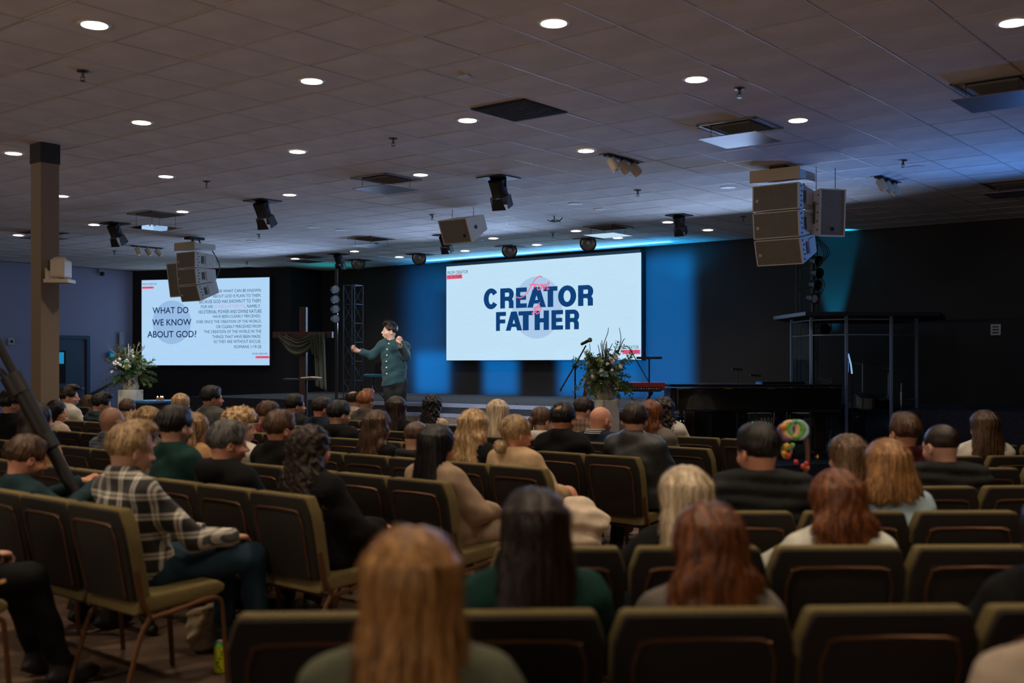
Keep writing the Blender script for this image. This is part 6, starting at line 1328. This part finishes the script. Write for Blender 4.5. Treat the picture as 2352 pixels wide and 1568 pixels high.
for n, (blk, px, py, row, sex, bulk, hyaw, pitch, hst, hcol, kind, colr, arms, ex, label) in enumerate(PEOPLE):
    kx = (px - CX) / F; lean = ex.get('lean', 0); hs = (1.07 if sex == 'm' else 1.03) * (1.0 if n != 44 else 1)
    if blk == 'L':
        D = (ROWS[row] + .25 + lean) / (.656 * kx + .755); yaw = YL + R(random.uniform(-4, 4)); X = kx * D; t = X * tL.x + D * tL.y; kk = nearest_L(row, t); occ.setdefault(('L', row, kk), label)
    else:
        D = row; yaw = R(3 + ex.get('yaw', 0)); X = kx * D; ri, ci = nearest_R(D, X)
        if D > 2.5: occ.setdefault(('R', ri, ci), label)
    Ht = CAMH - (py - HZ) / F * D
    if n == len(PEOPLE) - 1: Ht = 1.25
    sw = ex.get('sw', .195 if sex == 'm' else .172); hy_ = -.09 + lean
    FINE_LEGS = n in (12, 31, 55)
    (bV, bQ), (tV, tQ), (lV, lQ), (sV, sQ), W = seated(Ht, sw, bulk, hy_, arms, n, kind, sex, ex.get('legs', 'rest'), ex.get('hood', False), ex.get('collar'))
    HT = Matrix.Translation((0, hy_, Ht - .012)) @ Matrix.Translation((0, -.03, -.25)) @ Matrix.Rotation(R(hyaw), 4, 'Z') @ Matrix.Rotation(R(-pitch), 4, 'X') @ Matrix.Translation((0, .03, .25)) @ Matrix.Diagonal((hs, hs, 1.0, 1))
    hV, hQ = head(sex, False, D > 8.5); parts = [(bV, bQ), (xf(hV, HT), hQ)]
    for sx in (-1, 1):
        E_, W_ = W[sx]; parts.append(hand_at(E_, W_, sx, .5 + .1 * (n % 3)))
    V, Q = joinVQ(parts)
    body = link('person', np_mesh('person', V, Q), [SKIN, SKIN2, SKIN3][ex.get('skin', n % 2)])
    off = Matrix.Rotation(yaw, 3, 'Z') @ Vector((0, hy_, 0)); body.location = (X - off.x, D - off.y, 0); body.rotation_euler = (0, 0, yaw)
    tag(body, label, 'person', 'people seated in the audience')
    if ex.get('bare') is None: link('trousers', np_mesh('trousers', lV, lQ), FB[ex.get('leg', 'black' if n % 3 else 'jeans')], body)
    link('shoes', np_mesh('shoes', sV, sQ), M_blk, body)
    link({'tee': 't_shirt', 'shirt': 'shirt', 'sweater': 'sweater', 'jacket': 'jacket', 'puffer': 'puffer_jacket', 'coat': 'coat', 'vest': 'fleece_vest'}[kind], np_mesh('top', tV, tQ), FB[colr], body)
    if hst:
        if hst[0] == 'spot' or ex.get('spot'):
            hv, hq = hair('short', 0, 0, n % 5)
            c = np.array((0, -.092, -.028)) if n % 2 else np.array((0, -.07, -.012)); dd = np.linalg.norm(hv - c, axis=1); hv = hv.copy(); m_ = dd < .034; hv[m_] = np.array((0, -.012, -.107)) + (hv[m_] - np.array((0, -.012, -.107))) * .80
        else: hv, hq = hair(hst[0], hst[1], hst[2], n % 5)
        ho = link('hair', np_mesh('hair', hv, hq), HM[ex['hair2']] if isinstance(ex.get('hair2'), str) else HM[hcol], body); ho.matrix_local = HT
    if ex.get('stripe'):
        sp_ = MB(); N_ = (0, hy_ - .035, Ht - .275)
        for kk_, (rr_, zz_) in enumerate(((.088, .045), (.096, .03), (.102, .015))):
            sp_.tube([(rr_ * math.cos(a * PI / 12 + PI), N_[1] + rr_ * math.sin(a * PI / 12 + PI), N_[2] + zz_ + .012) for a in range(0, 13)], .0038, 5)
        sp_.build('collar_stripe', FB['white'], body)
# chairs: left block then right block; only the ones that can be seen stay
def short_name(l): return l
for row, (s_, ph) in enumerate(zip(ROWS, PHASE)):
    for k in range(26):
        t = ph - .475 * k; p = nL * s_ + tL * t; px = CX + F * p.x / p.y if p.y > .5 else -9e9
        key = ('L', row, k)
        if p.y < 1 or (px < -60 and key not in occ) or px < -400: continue
        if key not in occ and row > 7: continue
        if key not in occ and (k > 19 or (row == 7 and 1 < k < 5)): continue
        if key in occ: lab = 'olive banquet chair under the ' + ' '.join(occ[key].split()[:11])
        else: lab = f'empty olive chair, {ORD[k]} from the aisle in the {ORD[row]} row of the left block'
        put_chair(p.x, p.y, YL, lab, key)
for ri, (D, X0, cnt, yw) in enumerate(RROW):
    for c in range(cnt):
        x = X0 + .495 * (c + .5); y = D + x * 0 + (c * .495) * math.tan(R(yw)); px = CX + F * (x - .25) / y
        if px > 2380 and ('R', ri, c) not in occ: continue
        key = ('R', ri, c)
        if key in occ: lab = 'olive banquet chair under the ' + ' '.join(occ[key].split()[:11])
        else: lab = f'empty olive chair, {ORD[c]} from the aisle in the {ORD[ri]} row of the right block'
        put_chair(x, y, R(yw), lab, key)
# ---------------------------------------------------------------- things around the chairs
D = 5.55; p = at(508, 1543, D); r = empty('drink_can', (p.x, p.y, 0)); tag(r, 'tall yellow and green drink can standing on the floor by the aisle', 'can')
def can_mat():
    m = mat('can_print', (.55, .62, .02), .3, .3); N, Lk = nt(m); b = N['Principled BSDF']; tc = N.new('ShaderNodeTexCoord'); sp = N.new('ShaderNodeSeparateXYZ'); Lk.new(tc.outputs['Object'], sp.inputs['Vector'])
    r = N.new('ShaderNodeValToRGB'); mr = N.new('ShaderNodeMapRange'); mr.inputs[1].default_value = 0; mr.inputs[2].default_value = .157; Lk.new(sp.outputs['Z'], mr.inputs[0]); Lk.new(mr.outputs[0], r.inputs['Fac'])
    e = r.color_ramp.elements; e[0].color = (.05, .35, .02, 1); e[0].position = .0; e[1].color = (.08, .5, .04, 1); e[1].position = .95
    for pos, c in ((.05, (.55, .62, .01, 1)), (.82, (.60, .66, .01, 1)), (.88, (.08, .5, .04, 1))): k = e.new(pos); k.color = c
    Lk.new(r.outputs['Color'], b.inputs['Base Color']); return m
mb = MB(); mb.lathe([(0, 0), (.026, 0), (.033, .008), (.033, .138), (.027, .151), (0, .151)], 28); mb.build('can_body', can_mat(), r, smooth=True)
mb = MB(); mb.lathe([(.022, .150), (.0275, .150), (.0275, .157), (.025, .157), (.024, .152), (0, .152)], 28); mb.build('can_lid', mat('can_aluminium', (.7, .72, .72), .3, 1), r, smooth=True)
mb = MB()
for i, (z, w_) in enumerate(((.128, .010), (.112, .016), (.096, .012), (.078, .018), (.060, .020), (.050, .014), (.036, .016), (.022, .012))): mb.box((.012 * math.sin(i), -.0335, z), (w_ * .8, .002, .006))
mb.build('printed_marks', mat('print_dark', (.03, .06, .02), .5), r)
# fluffy bag under the plaid man's chair
D = 6.0; p = at(476, 1490, D); M_flu = mat('fleece_cream', (.50, .40, .26), .95, noise=.2, nscale=30, bump=.8, bscale=60)
f = Field((-.16, -.15, -.01), (.16, .15, .30), .008); f.ell((-.03, 0, .13), (.085, .09, .10), .03); f.ell((.04, -.02, .20), (.055, .06, .07), .03); f.ell((-.02, 0, .04), (.08, .09, .05), .03); f.cap((.02, -.09, .22), (-.06, -.09, .05), .02, .018, .02); f.d += fold(f, .009, 3, 1.6); v_, q_ = f.mesh()
o = link('fleece_bag', np_mesh('fleece_bag', v_, q_), M_flu); o.location = (p.x, p.y, 0); tag(o, 'crumpled cream fleece bag on the floor under the plaid shirt man\'s chair', 'bag')
D = 5.9; p = at(600, 1420, D); mb = MB(); mb.tube(smooth_path([(-.05, 0, .0), (-.045, 0, .10), (.0, .02, .17), (.045, .02, .13), (.03, 0, .04), (.0, 0, .0)], 5), .014, 8); o = mb.build('bag_strap', M_flu, smooth=True); o.location = (p.x, p.y, .0); tag(o, 'looped cream strap standing on the floor right of the blue jeans', 'strap')
# phone glow and small hand-held things
p = at(107, 1072, 5.3); mb = MB(); mb.box((0, 0, 0), (.07, .008, .12), rot=(R(50), 0, R(-30)));
# leaflet at the left edge
p = at(-24, 1343, 4.25); mb = MB(); mb.box((0, 0, 0), (.10, .14, .012), rot=(R(-8), R(-14), R(20))); o = mb.build('notebook', mat('kraft_paper', (.55, .30, .10), .8)); o.location = p; tag(o, 'kraft coloured notebook corner on the lap at the left edge', 'notebook')
# paper and bags under the middle chairs
p = at(720, 1375, 6.2); f = Field((-.16, -.12, -.01), (.16, .12, .2), .009); f.ell((0, 0, .05), (.11, .08, .06), .02); f.ell((.05, 0, .10), (.05, .05, .05), .02); f.d += fold(f, .012, 8, 1.8); v_, q_ = f.mesh(); o = link('plastic_bag', np_mesh('plastic_bag', v_, q_), mat('bag_blue', (.10, .16, .18), .3)); o.location = (p.x, p.y, 0); tag(o, 'crumpled blue grey bag on the floor under the curly-haired woman\'s chair', 'bag')
# beige coat bundled on the lap of the woman with the low bun
p = at(1345, 1200, 6.55); f = Field((-.22, -.2, -.2), (.22, .2, .2), .012); f.ell((0, 0, .03), (.15, .12, .07), .02); f.ell((.03, -.02, -.08), (.10, .09, .09), .04); f.ell((-.08, 0, .06), (.09, .1, .07), .04); f.d += fold(f, .010, 6, 1.1); v_, q_ = f.mesh(); o = link('folded_coat', np_mesh('folded_coat', v_, q_), FB['cream']); o.location = p; o.rotation_euler = (0, R(12), YL); tag(o, 'cream coat bundled beside the woman with the low bun', 'coat')
# toy arch with ring toys
D = 6.3; k_ = D / F; q = lambda px, py: ((px - 1820) * k_, 0, CAMH - (py - HZ) * k_); b = base_at(1820, D, 0); r = empty('toy_arch', b); tag(r, 'colourful baby toy arch with ring toys held up beside the black-haired man', 'toy')
def tor(c, R_, r_, col_, nm='ring', T=None): 
    mb = MB(); P = [(c[0] + R_ * math.cos(a * PI / 10), c[1] + .3 * R_ * math.sin(a * PI / 10), c[2] + R_ * math.sin(a * PI / 10)) for a in range(21)]; mb.tube(P, r_, 8, caps=False); mb.build(nm, mat('toy_%s' % nm, col_, .6), r, smooth=True)
mb = MB(); mb.tube(smooth_path([q(1838, 985), q(1850, 1000), q(1855, 1040), q(1853, 1075), q(1845, 1100)], 4), .012, 8); mb.build('arch_tube', mat('toy_brown', (.12, .05, .03), .7), r, smooth=True)
tor(q(1826, 987), .042, .018, (.10, .35, .04), 'green_ring'); tor(q(1835, 987), .045, .014, (.30, .45, .48), 'white_ring'); tor(q(1816, 987), .040, .018, (.65, .40, .20), 'peach_ring'); tor(q(1806, 992), .038, .017, (.16, .08, .20), 'purple_ring')
for (x, y, rr_, c, nm) in ((1797, 980, .018, (.75, .28, .02), 'orange_ball'), (1825, 969, .012, (.02, .25, .40), 'blue_ball'), (1805, 1025, .022, (.6, .35, .05), 'yellow_duck'), (1812, 1028, .014, (.15, .45, .48), 'aqua_ball'), (1818, 1022, .016, (.2, .4, .12), 'lime_ball'), (1800, 1040, .018, (.75, .35, .03), 'amber_ball'), (1808, 1046, .018, (.6, .06, .02), 'red_ball'), (1826, 1060, .014, (.6, .03, .04), 'scarlet_ball'), (1843, 1070, .016, (.5, .05, .03), 'red_cluster'), (1850, 1064, .014, (.45, .03, .03), 'red_tip'), (1852, 1073, .015, (.5, .10, .04), 'red_end')):
    mb = MB(); x_, y_, z_ = q(x, y); mb.ball((x_, -.02, z_), rr_, 12); mb.build('bead', mat('toy_' + nm, c, .6), r, smooth=True)
mb = MB(); mb.tube([q(1812, 1005), q(1808, 1020)], .004, 6); mb.tube(smooth_path([q(1796, 1020), q(1798, 1045), q(1808, 1050), q(1816, 1040), q(1820, 1018)], 4), .007, 8); mb.build('hanging_loop', mat('toy_loop', (.5, .45, .2), .6), r, smooth=True)
# black tripod leg crossing the left foreground, standing between the second and third rows
M_tri = mat('tripod_black', (.006, .006, .007), .5); D = 6.3; k_ = D / F; r = empty('camera_tripod', base_at(120, D, 0)); tag(r, 'black tripod leg slanting down behind the empty chairs at the left edge', 'tripod'); q = lambda px, py, dy=0: ((px - 120) * k_, dy, CAMH - (py - HZ) * k_)
mb = MB(); mb.tube([q(-14, 770), q(40, 872)], .026, 8); mb.tube([q(-32, 815), q(30, 885)], .020, 8); mb.tube([q(-60, 735), q(-14, 770)], .034, 8); mb.build('upper_tubes', M_tri, r, smooth=True)
mb = MB(); mb.tube([q(30, 862), q(120, 1030)], [.050, .044], 10); mb.build('middle_section', M_tri, r, smooth=True)
mb = MB(); mb.tube([q(24, 862), q(48, 905)], .062, 10); mb.build('collar', M_tri, r, smooth=True); mb = MB(); mb.tube([q(100, 1000), q(118, 1030)], .054, 10); mb.build('collar', M_tri, r, smooth=True)
e_ = q(215, 1210); mb = MB(); mb.tube([q(110, 1015), e_], [.038, .034], 10); mb.tube([e_, (e_[0] + .33, 0, .03)], [.034, .03], 10); mb.build('lower_section', M_tri, r, smooth=True); mb = MB(); mb.ball((e_[0] + .33, 0, .035), .035, 10); mb.build('rubber_foot', M_tri, r, smooth=True)
